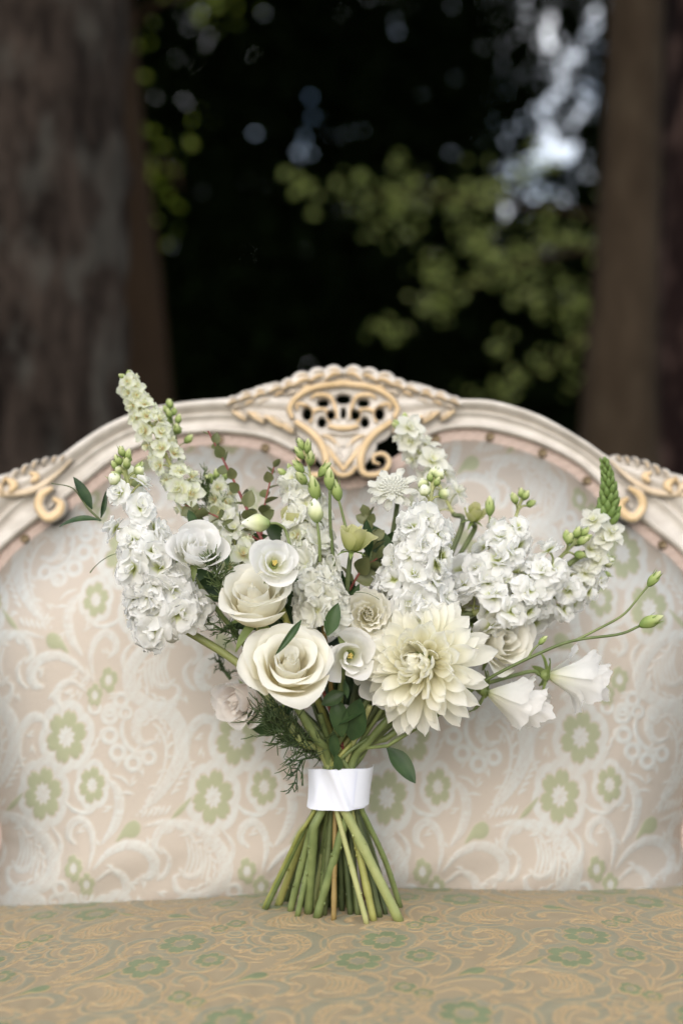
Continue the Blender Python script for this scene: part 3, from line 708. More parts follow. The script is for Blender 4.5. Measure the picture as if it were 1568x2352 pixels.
cc = lambda x, y: ((x / 1.4255 + 700) / 1.5944, (y / 1.4255 + 1300) / 1.5944)
MX = lambda pts: [(1588 - x, y, r) for x, y, r in pts]
R1 = 11.0
def crest():
    S = []; k = 1 / 2.2728
    def add(pts, h, g, both=True):
        S.append(([(x, y, r * k) for x, y, r in pts], h, g))
        if both: S.append(([(x, y, r * k) for x, y, r in MX(pts)], h, g))
    # plates behind everything
    add([(560, 250, 75), (680, 200, 80), (794, 190, 85)], .008, 0)
    add([(330, 255, 70), (450, 240, 90), (560, 300, 90), (620, 380, 80)], .007, 0)
    add([(600, 330, 60), (700, 300, 60), (794, 300, 70)], .007, 0); add([(640, 400, 70), (700, 370, 60), (794, 400, 80)], .008, 0)
    add([(700, 470, 80), (740, 540, 70), (794, 590, 60)], .008, 0)
    add([(230, 260, 40), (330, 240, 60)], .005, 0)
    # gilded cartouche band, running down into the volutes
    add([(530, 330, 16), (518, 285, 18), (560, 225, 19), (650, 178, 20), (794, 158, 21)], .019, 1)
    add([(556, 360, 20), (640, 420, 24), (690, 490, 25), (706, 560, 24), (690, 620, 20), (630, 628, 18), (575, 600, 18), (560, 555, 17), (590, 522, 15), (632, 528, 13), (640, 560, 11), (612, 572, 9)], .021, 1)
    add([(600, 390, 12), (672, 450, 12), (725, 520, 12), (740, 600, 10)], .014, 0)
    # fretwork: fan ribs, arcs and dish
    add([(755, 330, 13), (752, 280, 12), (725, 225, 15), (660, 215, 15), (630, 232, 9)], .014, 1)
    add([(720, 350, 14), (700, 290, 13), (640, 300, 14), (625, 350, 14)], .014, 1)
    add([(640, 300, 12), (600, 270, 13), (560, 262, 12), (556, 290, 8)], .014, 1)
    add([(770, 345, 10), (772, 290, 10), (794, 275, 8)], .012, 0)
    add([(725, 378, 15), (760, 386, 17), (794, 388, 18)], .018, 1)
    add([(660, 420, 12), (720, 410, 13), (794, 420, 12)], .013, 0)
    # pendant leaves
    add([(710, 480, 10), (740, 530, 17), (794, 600, 13)], .016, 1); add([(760, 470, 8), (770, 520, 12), (794, 560, 10)], .014, 0)
    add([(730, 590, 12), (760, 622, 14), (794, 632, 15)], .016, 1)
    add([(680, 420, 9), (730, 440, 14), (770, 480, 8)], .013, .8)
    # leaf ridge along the top
    tops = [(232, 232), (300, 206), (372, 190), (452, 160), (520, 146), (590, 112), (672, 92), (752, 84)]
    rg = random.Random(3)
    for i, (x, y) in enumerate(tops):
        r = 30 + 12 * i / len(tops) + rg.uniform(-4, 4); j = rg.uniform(-.15, .15)
        add([(x - r * 1.5, y + r * 1.1, r * .4), (x - r * .4, y + r * (.5 + j), r * .95), (x + r * .7, y + r * .35, r * .5)], .016 + .002 * (i % 2), 0)
        add([(x - r * 1.2, y + r * 1.35, r * .16), (x - r * .3, y + r * (.75 + j), r * .30), (x + r * .55, y + r * .6, r * .18)], .021, 1)
        add([(x - r * .7, y + r * .2, r * .12), (x, y + r * .05, r * .20), (x + r * .5, y + r * .2, r * .12)], .020, .9 if i % 3 else .2)
        add([(x - r * .3, y + r * 2.0, r * .2), (x + r * .4, y + r * 1.55, r * .36), (x + r * 1.2, y + r * 1.5, r * .16)], .016, .9 if i % 2 else .3)
    for x, y, a in ((262, 322, 38), (350, 330, 44), (440, 352, 46), (505, 385, 40)):
        add([(x - a, y - a * .55, a * .22), (x, y, a * .52), (x + a * .7, y + a * .6, a * .2)], .014, .9)
        add([(x - a * .2, y - a * .6, a * .18), (x + a * .35, y - a * .1, a * .34), (x + a * .9, y + a * .2, a * .14)], .016, .5)
    holes = [(690, 258, 28, 19), (794, 238, 37, 23), (607, 315, 22, 31), (730, 320, 19, 22), (794, 312, 11, 25), (683, 358, 20, 25), (848, 318, 12, 25)]
    hs = [(x, y, rx * k, ry * k) for x, y, rx, ry in holes] + [(1588 - x, y, rx * k, ry * k) for x, y, rx, ry in holes if x < 780]
    carving('crest_carving', 'pierced crest of gilded scrolls and leaves at the top', S, hs, cc(170, 0)[0], cc(1410, 0)[0], cc(0, 40)[1], cc(0, 670)[1], cc, 1.5)
crest()
c6 = lambda x, y: ((x / 1.96) / 1.5944, (y / 1.96 + 1300) / 1.5944)
def corner(mir):
    k = 1 / 3.125; S = []
    cv = (lambda x, y: (lambda p: (1568 - p[0] + (0 if False else -4), p[1]))(c6(x, y))) if mir else c6
    def add(pts, h, g): S.append(([(x, y, r * k) for x, y, r in pts], h, g))
    add([(400, 960, 24), (330, 1010, 38), (315, 1090, 42), (375, 1165, 42), (450, 1130, 44), (470, 1070, 36), (425, 1035, 22)], .020, 1)
    add([(-60, 960, 70), (120, 930, 90), (280, 880, 80), (420, 800, 50), (500, 750, 30)], .010, 0)
    add([(-100, 1020, 26), (60, 1000, 30), (220, 985, 32), (340, 930, 30), (450, 850, 20), (540, 760, 12)], .017, .6)
    rg = random.Random(5)
    for i, (x, y) in enumerate(((-60, 930), (10, 905), (70, 870), (140, 830), (210, 795), (280, 765), (350, 745), (420, 735), (480, 725))):
        r = 52 - 3 * i
        add([(x - r * .3, y + r * 1.4, r * .4), (x, y + r * .5, r * .62), (x + r * .5, y, r * .34)], .016 + .003 * (i % 2), 0)
        add([(x - r * .15, y + r * 1.3, r * .18), (x + r * .05, y + r * .6, r * .30), (x + r * .4, y + r * .15, r * .16)], .022, 1 if i % 3 else .4)
    add([(100, 900, 22), (140, 935, 44), (120, 980, 20)], .022, 1); add([(260, 850, 16), (300, 875, 36), (270, 910, 18)], .022, 1)
    add([(0, 960, 16), (30, 945, 38), (60, 990, 16)], .020, .7)
    xs = [cv(-160, 0)[0], cv(580, 0)[0]]
    carving('corner_carving', 'gilded scroll and leaf carving at the right shoulder' if mir else 'gilded scroll and leaf carving at the left shoulder', S, [], min(xs), max(xs), c6(0, 690)[1], c6(0, 1230)[1], cv, 1.6, .016, .010)
corner(False); corner(True)

# ------------------------------------------------------------------ bouquet: petal and leaf builders
def petal_grid(L, W, nu=8, nv=7, base=.25, cup=.2, bend=0.0, ruffle=0.0, notch=0.0, tip=1.0, rng=None, widest=.62, curl=0.0, kr=3):
    """petal along +x, width along y, upper side +z"""
    rng = rng or RNG
    u = np.linspace(0, 1, nu)[:, None]; v = np.linspace(-1, 1, nv)[None, :]
    a = widest
    w = np.where(u < a, base + (1 - base) * np.sin(np.pi / 2 * u / a) ** 1.2, np.clip(1 - ((u - a) / (1 - a)) ** (1.6 + tip), 0, 1) ** (.5 + .25 * (2 - tip)))
    w = np.maximum(w, .03)
    th = bend * u + curl * np.clip((u - .7) / .3, 0, 1) ** 2
    du = 1.0 / (nu - 1)
    cx = np.concatenate([[[0]], np.cumsum(np.cos(th[:-1]) * du, 0)]); cz = np.concatenate([[[0]], np.cumsum(np.sin(th[:-1]) * du, 0)])
    lat = v * w * W / 2
    x = cx * L * (1 - notch * np.exp(-(v / .3) ** 2) * u ** 4) + 0 * lat
    z = cz * L + cup * (v ** 2) * w * W / 2
    if ruffle:
        p = rng.uniform(0, 6.28, 4)
        z = z + ruffle * L * u ** 2 * (np.sin(kr * v + p[0]) * .6 + np.sin(kr * 2.1 * v + p[1] + 2 * u) * .4 * np.abs(v) + .3 * np.sin(5 * u + p[2]))
        x = x + ruffle * L * .5 * u ** 3 * np.sin(kr * 1.7 * v + p[3])
    return np.stack([x, lat + 0 * x, z + 0 * x], -1), u * np.ones_like(v)

def rot(P, az=0.0, el=0.0, off=(0, 0, 0), roll=0.0):
    """roll about own length, raise by el (towards +z), turn by az about z, shift"""
    M = Matrix.Rotation(az, 3, 'Z') @ Matrix.Rotation(-el, 3, 'Y') @ Matrix.Rotation(roll, 3, 'X')
    return P @ np.array(M).T + np.array(off)

def one_mesh(name, items, mat):
    mb = MB()
    for P, t in items: mb.grid(P, t)
    return mb.mesh(name, mat)

# ---- shared small meshes
def make_floret(seed, mat, R=.0165):
    """double stock floret: ruffled petals in three whorls, greenish throat; faces +z"""
    rng = np.random.default_rng(seed); it = []
    for k in range(5):
        P, t = petal_grid(R * rng.uniform(.95, 1.2), R * rng.uniform(1.0, 1.3), 9, 9, .22, rng.uniform(-.25, .2), -.6 + rng.normal() * .25, .14, .15, 1.1, rng, .70)
        it.append((rot(P, k * 1.257 + rng.normal() * .18, rng.uniform(.15, .6), (0, 0, .001), rng.normal() * .25), t))
    for k in range(4):
        P, t = petal_grid(R * rng.uniform(.7, 1.0), R * rng.uniform(.8, 1.15), 9, 9, .22, rng.uniform(-.2, .5), -.5 + rng.normal() * .4, .17, .15, 1.1, rng, .70)
        it.append((rot(P, k * 1.571 + .5 + rng.normal() * .4, rng.uniform(.5, 1.15), (0, 0, .0025), rng.normal() * .4), t))
    for k in range(2):
        P, t = petal_grid(R * rng.uniform(.45, .65), R * .6, 7, 7, .3, .5, .6, .2, .1, 1.0, rng, .65)
        it.append((rot(P, k * 3.1 + rng.normal() * .5, rng.uniform(.95, 1.35), (0, 0, .004), rng.normal() * .4), t * .8 + .12))
    return one_mesh('floret', it, mat)
def make_lark(seed, mat, R=.0125):
    rng = np.random.default_rng(seed); it = []
    for k in range(5):
        P, t = petal_grid(R * rng.uniform(.9, 1.15), R * rng.uniform(.68, .85), 7, 6, .25, .35, -.25, .08, 0, .8, rng, .55)
        it.append((rot(P, k * 1.257 + rng.normal() * .15, rng.uniform(.1, .5), (0, 0, 0)), t))
    for k in range(4):
        P, t = petal_grid(R * .62, R * .42, 5, 5, .3, .4, .3, .12, .1, 1, rng)
        it.append((rot(P, k * 1.57 + .6, rng.uniform(.7, 1.2), (0, 0, .001)), t * .5))
    P, t = petal_grid(R * 1.1, R * .25, 5, 4, .6, .6, -.5, 0, 0, .6, rng, .3); it.append((rot(P, rng.uniform(0, 6), -1.3, (0, 0, 0)), t * .4 + .4))
    return one_mesh('floret', it, mat)
def make_ragged(seed, mat, R=.014):
    rng = np.random.default_rng(seed); it = []
    for k in range(9):
        P, t = petal_grid(R * rng.uniform(.8, 1.15), R * rng.uniform(.7, .95), 8, 9, .25, .15, -.3, .14, .18, 1.2, rng, .75, 0, 6)
        it.append((rot(P, k * 2.4 + rng.normal() * .12, rng.uniform(.1, .9), (0, 0, .001)), t))
    return one_mesh('floret', it, mat)
def lathe(profile, seg=12, ridges=0, amp=.0):
    a = np.linspace(0, 2 * np.pi, seg, endpoint=False)
    return np.stack([np.stack([r * (1 + amp * np.cos(a * ridges)) * np.cos(a), r * (1 + amp * np.cos(a * ridges)) * np.sin(a), np.full(seg, z)], -1) for r, z in profile], 0)
def make_bud(L, R, mat, sepals=0, seed=0, twist=.6):
    rng = np.random.default_rng(seed); mb = MB()
    z = np.linspace(0, 1, 12); r = R * np.sin(np.pi * np.clip(z * .93 + .05, 0, 1)) ** .75 * (1 - .35 * z) * 1.25
    G_ = lathe(list(zip(r, z * L)), 15, 5, .09)
    for i in range(12):
        c, s = math.cos(twist * i / 6), math.sin(twist * i / 6); x, y = G_[i, :, 0].copy(), G_[i, :, 1].copy()
        G_[i, :, 0], G_[i, :, 1] = c * x - s * y, s * x + c * y
    mb.grid(G_, z[:, None], True)
    for k in range(sepals):
        P, t = petal_grid(L * rng.uniform(.75, 1.15), R * .55, 7, 4, .7, .3, .18, 0, 0, .5, rng, .25)
        mb.grid(rot(P, k * 6.283 / sepals, 1.28, (R * .35 * math.cos(k * 6.283 / sepals), R * .35 * math.sin(k * 6.283 / sepals), 0)), t * .12)
    return mb.mesh('bud', mat)
FLO = [make_floret(100 + i, M_STOCK) for i in range(7)]
LARK = [make_lark(200 + i, M_LARK) for i in range(4)]
LARKW = [make_lark(220 + i, M_LARK2) for i in range(4)]
RAG = [make_ragged(240 + i, M_LARK2) for i in range(4)]
SBUD = [make_bud(.0115, .0034, M_BUD, 4, i) for i in range(3)]
WBUD = [make_bud(.0135, .0058, M_BUDW, 4, 10 + i, .9) for i in range(3)]
LBUD = [make_bud(.023, .0052, M_BUD, 5, 20 + i, .7) for i in range(3)]

def leaf_mesh(L, W, mat, bend=-.5, fold=.25, seed=0, wave=.02):
    rng = np.random.default_rng(seed)
    P, t = petal_grid(L, W, 11, 7, .12, fold, bend, wave, 0, .55, rng, .42)
    return one_mesh('leaf', [(P, t)], mat)
LEAFD = [leaf_mesh(.05, .016, M_LEAF, b, .35, i) for i, b in enumerate((-.7, -.2, .3))]
LEAFW = [leaf_mesh(.042, .022, M_LEAF, b, .3, 5 + i) for i, b in enumerate((-.8, -.3, .3))]
LEAFR = [leaf_mesh(.017, .0125, M_LEAFO, b, .25, 9 + i) for i, b in enumerate((-.4, .2))]
LEAFT = [leaf_mesh(.07, .005, M_LEAFM, b, .3, 12 + i) for i, b in enumerate((-1.0, -.4))]

BASE = at(762, 2110, 1.42); BASE.z = float(seat_z(BASE.x, BASE.y))
bouquet = empty('bouquet', BASE)
tag(bouquet, 'ivory and white bridal bouquet tied with white ribbon, standing on the seat', 'bouquet')
MBASE = Matrix.Translation(BASE)
def bmesh_obj(name, mb_or_mesh, mat=None, parent=None, label=None):
    """world-space builder -> part of the bouquet"""
    me = mb_or_mesh
    if isinstance(me, MB):
        me.V = [v - np.array(BASE) for v in me.V]; me = me.mesh(name, mat)
    o = new_obj(name, me, parent or bouquet, MBASE)
    if label: o['label'] = label
    return o

# ---- layered blooms
def bloom_petal(f, phi, R, H, rng, lip, ruf, kr, open_, wide, tip, nu=16, nv=15, trumpet=False):
    u = np.linspace(0, 1, nu)[:, None]; v = np.linspace(-1, 1, nv)[None, :]
    top = 1 - (.17 + .10 * (not trumpet)) * np.abs(v) ** 2.3 + .06 * tip * f * np.exp(-(v / .22) ** 2)
    uu = u * top
    rt = R * (.12 + .88 * f ** open_) * rng.uniform(.94, 1.07); ht = H * (.95 - .46 * f ** 1.7) * rng.uniform(.93, 1.07)
    tl = rng.normal() * .06
    # petal section as a bending path: out from the base, up, then rolled back at the lip
    lf = lip * (.25 + .9 * f) * rng.uniform(.6, 1.35)
    psm = math.radians(98 - (53 * f ** .9) * open_ / .85) + rng.normal() * .07; ub = .10 + .36 * f
    Lp = R * (.98 + .30 * f) * rng.uniform(.95, 1.06)
    g = np.linspace(0, 1.1, 90); sm_ = lambda x: np.clip(x, 0, 1) ** 2 * (3 - 2 * np.clip(x, 0, 1))
    psi = .08 + (psm - .08) * sm_(g / ub) + .35 * sm_((g - ub) / .5) - lf * 2.0 * sm_((g - .74) / .3)
    dg = g[1] * Lp; prho = R * (.045 + .09 * f) + np.cumsum(np.cos(psi)) * dg; pz = np.cumsum(np.sin(psi)) * dg * (H / R)
    p = [(.06 * R, 0), (R * (.16 + .12 * f), ht * .22), (R * (.24 + .22 * f), ht * .62), (rt * .92, ht)]
    b = lambda c: (1 - uu) ** 3 * p[0][c] + 3 * (1 - uu) ** 2 * uu * p[1][c] + 3 * (1 - uu) * uu ** 2 * p[2][c] + uu ** 3 * p[3][c]
    rho, z = (b(0), b(1)) if trumpet else (np.interp(uu, g, prho), np.interp(uu, g, pz))
    if trumpet:
        s = np.clip((uu - .74) / .26, 0, 1); rho = rho + lf * R * .30 * s ** 1.4; z = z - lf * R * .26 * s ** 2.2
    A = (wide[0] + (wide[1] - wide[0]) * f) * rng.uniform(.92, 1.1)
    ang = phi + v * A * (.5 + .5 * np.sin(np.pi / 2 * np.clip(1.6 * uu, 0, 1)))
    rho = rho * (1 + (.22 - .14 * f) * v)
    rho = rho + .09 * R * f * np.abs(v) ** 4 * uu
    ph = rng.uniform(0, 6.28, 5)
    rho = rho + R * (.025 * np.sin(2.6 * v + ph[0]) * uu ** 2 + ruf * uu ** 5 * np.sin(kr * v + ph[1]))
    z = z + R * (.03 * np.sin(3.1 * v + ph[2]) * uu ** 2 + ruf * .8 * uu ** 5 * np.sin(kr * 1.3 * v + ph[3]))
    cr = rng.uniform(0, 6.28, 3); rho = rho + R * .010 * np.sin(11 * v + cr[0] + 3 * np.sin(2 * v + cr[1])) * np.sin(5 * uu + cr[2]) * uu
    z = z + tl * (rho * np.cos(ang - phi + 1.2)) * 1.5
    return np.stack([rho * np.cos(ang), rho * np.sin(ang), z], -1), np.clip(uu, 0, 1)

def bloom(name, label, pos, axis, R, n, mat, seed, H=1.05, lip=.7, ruf=.0, kr=6, open_=.95, f0=.02, wide=(1.9, .85), tip=.6, centre=None, sepals=5, fpow=1.0, flat=1.0, trumpet=False):
    rng = np.random.default_rng(seed); Hh = R * H
    z = Vector(axis).normalized(); org = Vector(pos) - z * Hh * .45
    M = frame(org, z, rng.uniform(0, 6.28)); M = M @ Matrix.Diagonal((1, flat, 1, 1))
    mb = MB(); mb.grid(lathe([(.0005, -R * .25), (R * .10, -R * .22), (R * .17, -R * .10), (R * .2, 0), (R * .1, R * .05)], 12), .3, True)
    for k in range(sepals):
        P, t = petal_grid(R * rng.uniform(.7, .95), R * .26, 7, 5, .8, .3, -.5 + rng.uniform(-.6, .3), .05, 0, .5, rng, .25)
        mb.grid(rot(P, k * 6.283 / max(1, sepals) + rng.normal() * .1, rng.uniform(-.1, .35), (0, 0, -R * .10)), t)
    o = new_obj(name, mb.mesh(name, M_CALYX), bouquet, M); o['label'] = label
    for i in range(n):
        f = f0 + (1 - f0) * ((i + .5) / n) ** fpow
        P, t = bloom_petal(f, i * 2.39996 + rng.normal() * .12, R, Hh, rng, lip, ruf, kr, open_, wide, tip, trumpet=trumpet)
        new_obj('petal', MB().grid(P, t).mesh('petal', mat), o, M)
    if centre:
        mc = MB()
        for k in range(9):
            a = k * 2.4; r = R * .035 * math.sqrt(k)
            mc.tube(spline([(r * .3 * math.cos(a), r * .3 * math.sin(a), 0), (r * math.cos(a), r * math.sin(a), Hh * .34)], 5), [.0004, .0004, .0005, .0009, .0009], 5)
        new_obj('stamens', mc.mesh('stamens', centre), o, M)
    return org - z * R * .22, z

M_STAMEN = simple_mat('stamen_yellow', IV(.66, .52, .14), .7)
SOCK = {}
SOCK['rose_front'] = bloom('rose', 'fully open ivory rose low at the centre front', at(664, 1532, 1.325), face(.12, .72, 1), .0405, 22, M_ROSE, 1, 1.0, .85, .018, 6, .85, .03, (2.0, .95), 1.0)
SOCK['rose_up'] = bloom('rose', 'ivory rose tilted upward under the small white bloom', at(585, 1385, 1.345), face(-.12, 1.1, .85), .0395, 19, M_ROSE, 12, 1.1, .7, .018, 6, .80, .03, (2.0, .95), 1.0)
SOCK['lis_cup'] = bloom('lisianthus', 'round white lisianthus cup with a yellow centre on the upper rose', at(632, 1290, 1.315), face(.22, .35, 1), .0235, 8, M_LIS, 3, 1.0, .45, .022, 4, .9, .32, (1.5, 1.0), .2, M_STAMEN)
SOCK['ranunculus'] = bloom('lisianthus', 'white cupped bloom beside the big cluster of white stock', at(450, 1262, 1.355), face(.25, .7, .9), .0275, 14, M_LIS, 4, 1.1, .45, .018, 4, .9, .12, (1.6, .95), .2)
SOCK['frill'] = bloom('frilled_lisianthus', 'cream double bloom with frilled edges above the dahlia', at(845, 1412, 1.365), face(-.1, .15, 1), .0240, 24, M_CREAM, 5, .95, .4, .055, 11, .9, .05, (1.2, .75), 0)
SOCK['lis_low'] = bloom('lisianthus', 'loose white lisianthus between the front rose and the dahlia', at(806, 1508, 1.345), face(.15, -.05, 1), .0270, 9, M_LIS, 6, .95, .8, .04, 4, .8, .30, (1.2, .8), .2, M_STAMEN)
SOCK['blush'] = bloom('blush_rose', 'pale blush ruffled bloom hanging low beside the front rose', at(556, 1606, 1.44), face(-.55, -.25, .8), .0285, 20, M_BLUSH, 7, 1.5, .6, .04, 6, .85, .05, (1.5, .85), .2)
SOCK['cream'] = bloom('cream_lisianthus', 'large cream frilled bloom behind the dahlia', at(1146, 1474, 1.415), face(.45, .15, .9), .0340, 16, M_CREAM, 8, 1.25, .4, .03, 7, .85, .1, (1.5, .95), .1)
SOCK['blush_small'] = bloom('blush_rose', 'small peach blush bloom tucked behind the white stock', at(1050, 1378, 1.435), face(.3, .3, .9), .0190, 12, M_BLUSH, 9, 1.2, .5, .03, 6)
SOCK['green_lis'] = bloom('green_lisianthus', 'half open pale green lisianthus on a straight stem', at(810, 1238, 1.37), face(.12, 1, .25), .0185, 9, M_GREENLIS, 10, 1.35, .5, .04, 6, .8, .2, (1.4, .9), .3)
SOCK['green_lis2'] = bloom('green_lisianthus', 'closed greenish lisianthus behind the bud stems', at(682, 1196, 1.40), face(-.2, .9, .4), .0160, 8, M_GREENLIS, 11, 1.6, .2, .03, 5, .7, .15, (1.6, 1.0), .3)
SOCK['olive_bloom'] = bloom('green_lisianthus', 'olive green bud bloom behind the right hand stock', at(1088, 1180, 1.46), face(.1, .8, .5), .0150, 8, M_GREENLIS, 12, 1.1, .3, .03, 6, .7, .15, (1.5, .9), .3)
# white petals filling the gaps
SOCK['fill_a'] = bloom('lisianthus', 'white bloom half hidden under the dahlia', at(862, 1568, 1.375), face(-.5, -.4, .8), .0240, 7, M_LIS, 13, .9, .6, .03, 4, .8, .35, (1.1, .8), .3)
SOCK['fill_b'] = bloom('lisianthus', 'white bloom half hidden behind the upper rose', at(690, 1345, 1.40), face(.4, .3, .9), .0240, 8, M_LIS, 14, .9, .5, .03, 4, .8, .3, (1.2, .9), .3)
SOCK['fill_c'] = bloom('lisianthus', 'white bloom behind the frilled cream one', at(905, 1360, 1.41), face(.1, .4, .9), .0260, 9, M_LIS, 15, .9, .5, .03, 5, .8, .3, (1.2, .9), .3)

# side-on bells: long cups on bent stalks
def bell(label, tail, mouth, R, seed):
    ax = (mouth - tail); L = ax.length; ax.normalize()
    return bloom('bell_lisianthus', label, tail + ax * L * .47, ax, R * 1.08, 12, M_LIS, seed, L / R * 1.05, .6, .06, 8, .85, .25, (1.0, .8), .3, None, 6, 1.0, 1.0, True)
SOCK['bell_up'] = bell('white bell shaped lisianthus pointing sideways on the upper stalk', at(1262, 1552, 1.42), at(1402, 1564, 1.435), .0300, 31)
SOCK['bell_low'] = bell('white bell shaped lisianthus nodding on the lower stalk', at(1122, 1592, 1.40), at(1262, 1632, 1.415), .0290, 32)

# ---- dahlia
def dahlia(pos, axis, Rd, seed=3):
    rng = np.random.default_rng(seed)
    z = Vector(axis).normalized(); M = frame(Vector(pos) - z * .018, z, .4)
    mb = MB(); mb.grid(lathe([(.0005, -.012), (.010, -.010), (.015, 0), (.013, .010), (.007, .016), (.0005, .018)], 16), .5, True)
    for k in range(8):
        P, t = petal_grid(.020, .010, 6, 4, .7, .2, -.9, 0, 0, .6, rng, .3); mb.grid(rot(P, k * .785, -.5, (0, 0, -.008)), t)
    o = new_obj('dahlia', mb.mesh('dahlia', M_CALYX), bouquet, M); o['label'] = 'large cream dinner plate dahlia with layered pointed petals'
    NC, n = 9, 150; var = []
    for c in range(NC):
        f = (c + .5) / NC; L = Rd * (.30 + .80 * f ** .8); W = L * (.44 - .12 * f)
        vs_ = []
        for k in range(4):
            P, t = petal_grid(L, W, 11, 9, .30, .75 - .25 * f + rng.uniform(-.1, .1), (1.2 - 1.25 * f) + rng.uniform(-.25, .25), .035, 0, 1.1, rng, .60, .45 - .7 * f)
            vs_.append(one_mesh('petal', [(P, np.clip(t * (.55 + .45 * f), 0, 1))], M_DAHL))
        var.append(vs_)
    for i in range(n):
        f = (i + .5) / n; th = math.radians(6 + 100 * f ** .9) + rng.normal() * .07; az = i * 2.39996 + rng.normal() * .10
        d = Vector((math.sin(th) * math.cos(az), math.sin(th) * math.sin(az), math.cos(th)))
        up = Vector((0, 0, 1)) - d * d.z
        up = (up if up.length > .05 else Vector((-math.cos(az), -math.sin(az), 0))).normalized()
        if th < math.radians(20): up = (Vector((-math.cos(az), -math.sin(az), 0)) - d * (-math.sin(th))).normalized()
        y = up.cross(d)
        rr = .011 * math.sin(min(1.57, th)) + .001
        base = Vector((rr * math.cos(az), rr * math.sin(az), .012 * math.cos(th)))
        Rm = (Matrix((d, y, up)).transposed() @ Matrix.Rotation(.22 + rng.normal() * .22, 3, 'X')).to_4x4()
        s = rng.uniform(.92, 1.08)
        new_obj('petal', var[min(NC - 1, int(f * NC))][rng.integers(0, 4)], o, M @ Matrix.Translation(base) @ Rm @ Matrix.Diagonal((s, s, s, 1)))
    return Vector(pos) - z * .03, z
SOCK['dahlia'] = dahlia(at(955, 1520, 1.335), face(-.50, .24, 1), .0525)

# ---- scabiosa: dome of pin florets with a skirt of ragged petals
def scabiosa(pos, axis, R):
    rng = np.random.default_rng(8); z = Vector(axis).normalized(); M = frame(pos, z)
    mb = MB(); mb.grid(lathe([(.0005, -R * .3), (R * .45, -R * .15), (R * .62, R * .1), (R * .5, R * .38), (R * .25, R * .52), (.0004, R * .56)], 18), .9, True)
    o = new_obj('scabiosa', mb.mesh('scabiosa', M_LARK2), bouquet, M); o['label'] = 'round white pincushion scabiosa above the stock'
    ms = [one_mesh('petal', [petal_grid(R * .75, R * .42, 7, 8, .3, .1, -.5, .12, .25, 1.2, rng, .75, 0, 6)], M_LARK2) for _ in range(4)]
    for k in range(22):
        a = k * 2.39996; Q = M @ Matrix.Rotation(a, 4, 'Z') @ Matrix.Translation((R * .45, 0, R * (.02 + .12 * (k % 3)))) @ Matrix.Rotation(-(.05 + .30 * (k % 3)) + .2, 4, 'Y')
        new_obj('petal', ms[k % 4], o, Q)
    pm = MB()
    for k in range(110):
        f = (k + .5) / 110; th = 1.25 * math.sqrt(f); a = k * 2.39996; d = np.array([math.sin(th) * math.cos(a), math.sin(th) * math.sin(a), math.cos(th)])
        b = d * np.array([.6, .6, .5]) * R; pm.tube([b * .8, b + d * R * .14, b + d * R * .24], [R * .03, R * .05, R * .035], 5, .9)
    new_obj('pin_floret', pm.mesh('pin_floret', M_LARK2), o, M)
    return Vector(pos) - z * R * .25, z
SOCK['scabiosa'] = scabiosa(at(903, 1128, 1.42), face(-.15, .75, .65), .0215)

# ---- flower spikes
def spike(name, label, axis, rad, mat_stem, florets, n, span, size, off, buds=None, nb=0, bspan=(.86, 1.0), bsize=(1, 1), seed=0, updir=.25, cam_bias=.25, boff=.012):
    rng = np.random.default_rng(seed); A = spline(axis, 40); T = np.gradient(A, axis=0)
    mb = MB().tube(A, np.linspace(rad, rad * .5, 40), 8)
    at_ = lambda s: (Vector(A[min(39, int(s * 39))]), Vector(T[min(39, int(s * 39))]).normalized())
    places = []
    for i in range(n):
        s = span[0] + (span[1] - span[0]) * (i + rng.uniform(.2, .8)) / n; p, t = at_(s); a = i * 2.39996 + rng.normal() * .25
        e1 = t.cross(Vector((0, 1, 0))).normalized(); e2 = t.cross(e1)
        r = e1 * math.cos(a) + e2 * math.sin(a)
        k = 1 - (s - span[0]) / (span[1] - span[0] + 1e-6)
        d = (r + t * updir + Vector((0, -cam_bias, 0))).normalized()
        dist = off * (.55 + .45 * k) * rng.uniform(.8, 1.1)
        sz = (size[1] + (size[0] - size[1]) * k) * rng.uniform(.88, 1.15)
        places.append((p, p + d * dist, d, sz, s)); mb.tube(spline([p - t * .004, p + d * dist * .5, p + d * dist], 5), rad * .38, 5)
    bp = []
    for i in range(nb):
        s = bspan[0] + (bspan[1] - bspan[0]) * (i + .5) / nb; p, t = at_(s); a = i * 2.39996 + 1
        e1 = t.cross(Vector((0, 1, 0))).normalized(); e2 = t.cross(e1); r = e1 * math.cos(a) + e2 * math.sin(a)
        k = (i + .5) / nb; d = (r * (1 - .6 * k) + t * (.7 + k)).normalized(); q = p + d * boff * (1.1 - .6 * k)
        bp.append((q, d, bsize[0] + (bsize[1] - bsize[0]) * k)); mb.tube(spline([p, p + t * .003 + d * boff * .4, q], 5), rad * .35, 5)
    o = bmesh_obj(name, mb, mat_stem, None, label)
    for p, q, d, sz, s in places:
        new_obj('floret', florets[rng.integers(0, len(florets))], o, frame(q, d + Vector(rng.normal(size=3)) * .18, rng.uniform(0, 6.28)) @ Matrix.Diagonal((sz, sz, sz, 1)))
    for i, (q, d, sz) in enumerate(bp):
        new_obj('bud', buds[i % len(buds)], o, frame(q, d, rng.uniform(0, 6)) @ Matrix.Diagonal((sz, sz, sz, 1)))
    return Vector(A[0]), Vector(T[0]).normalized()

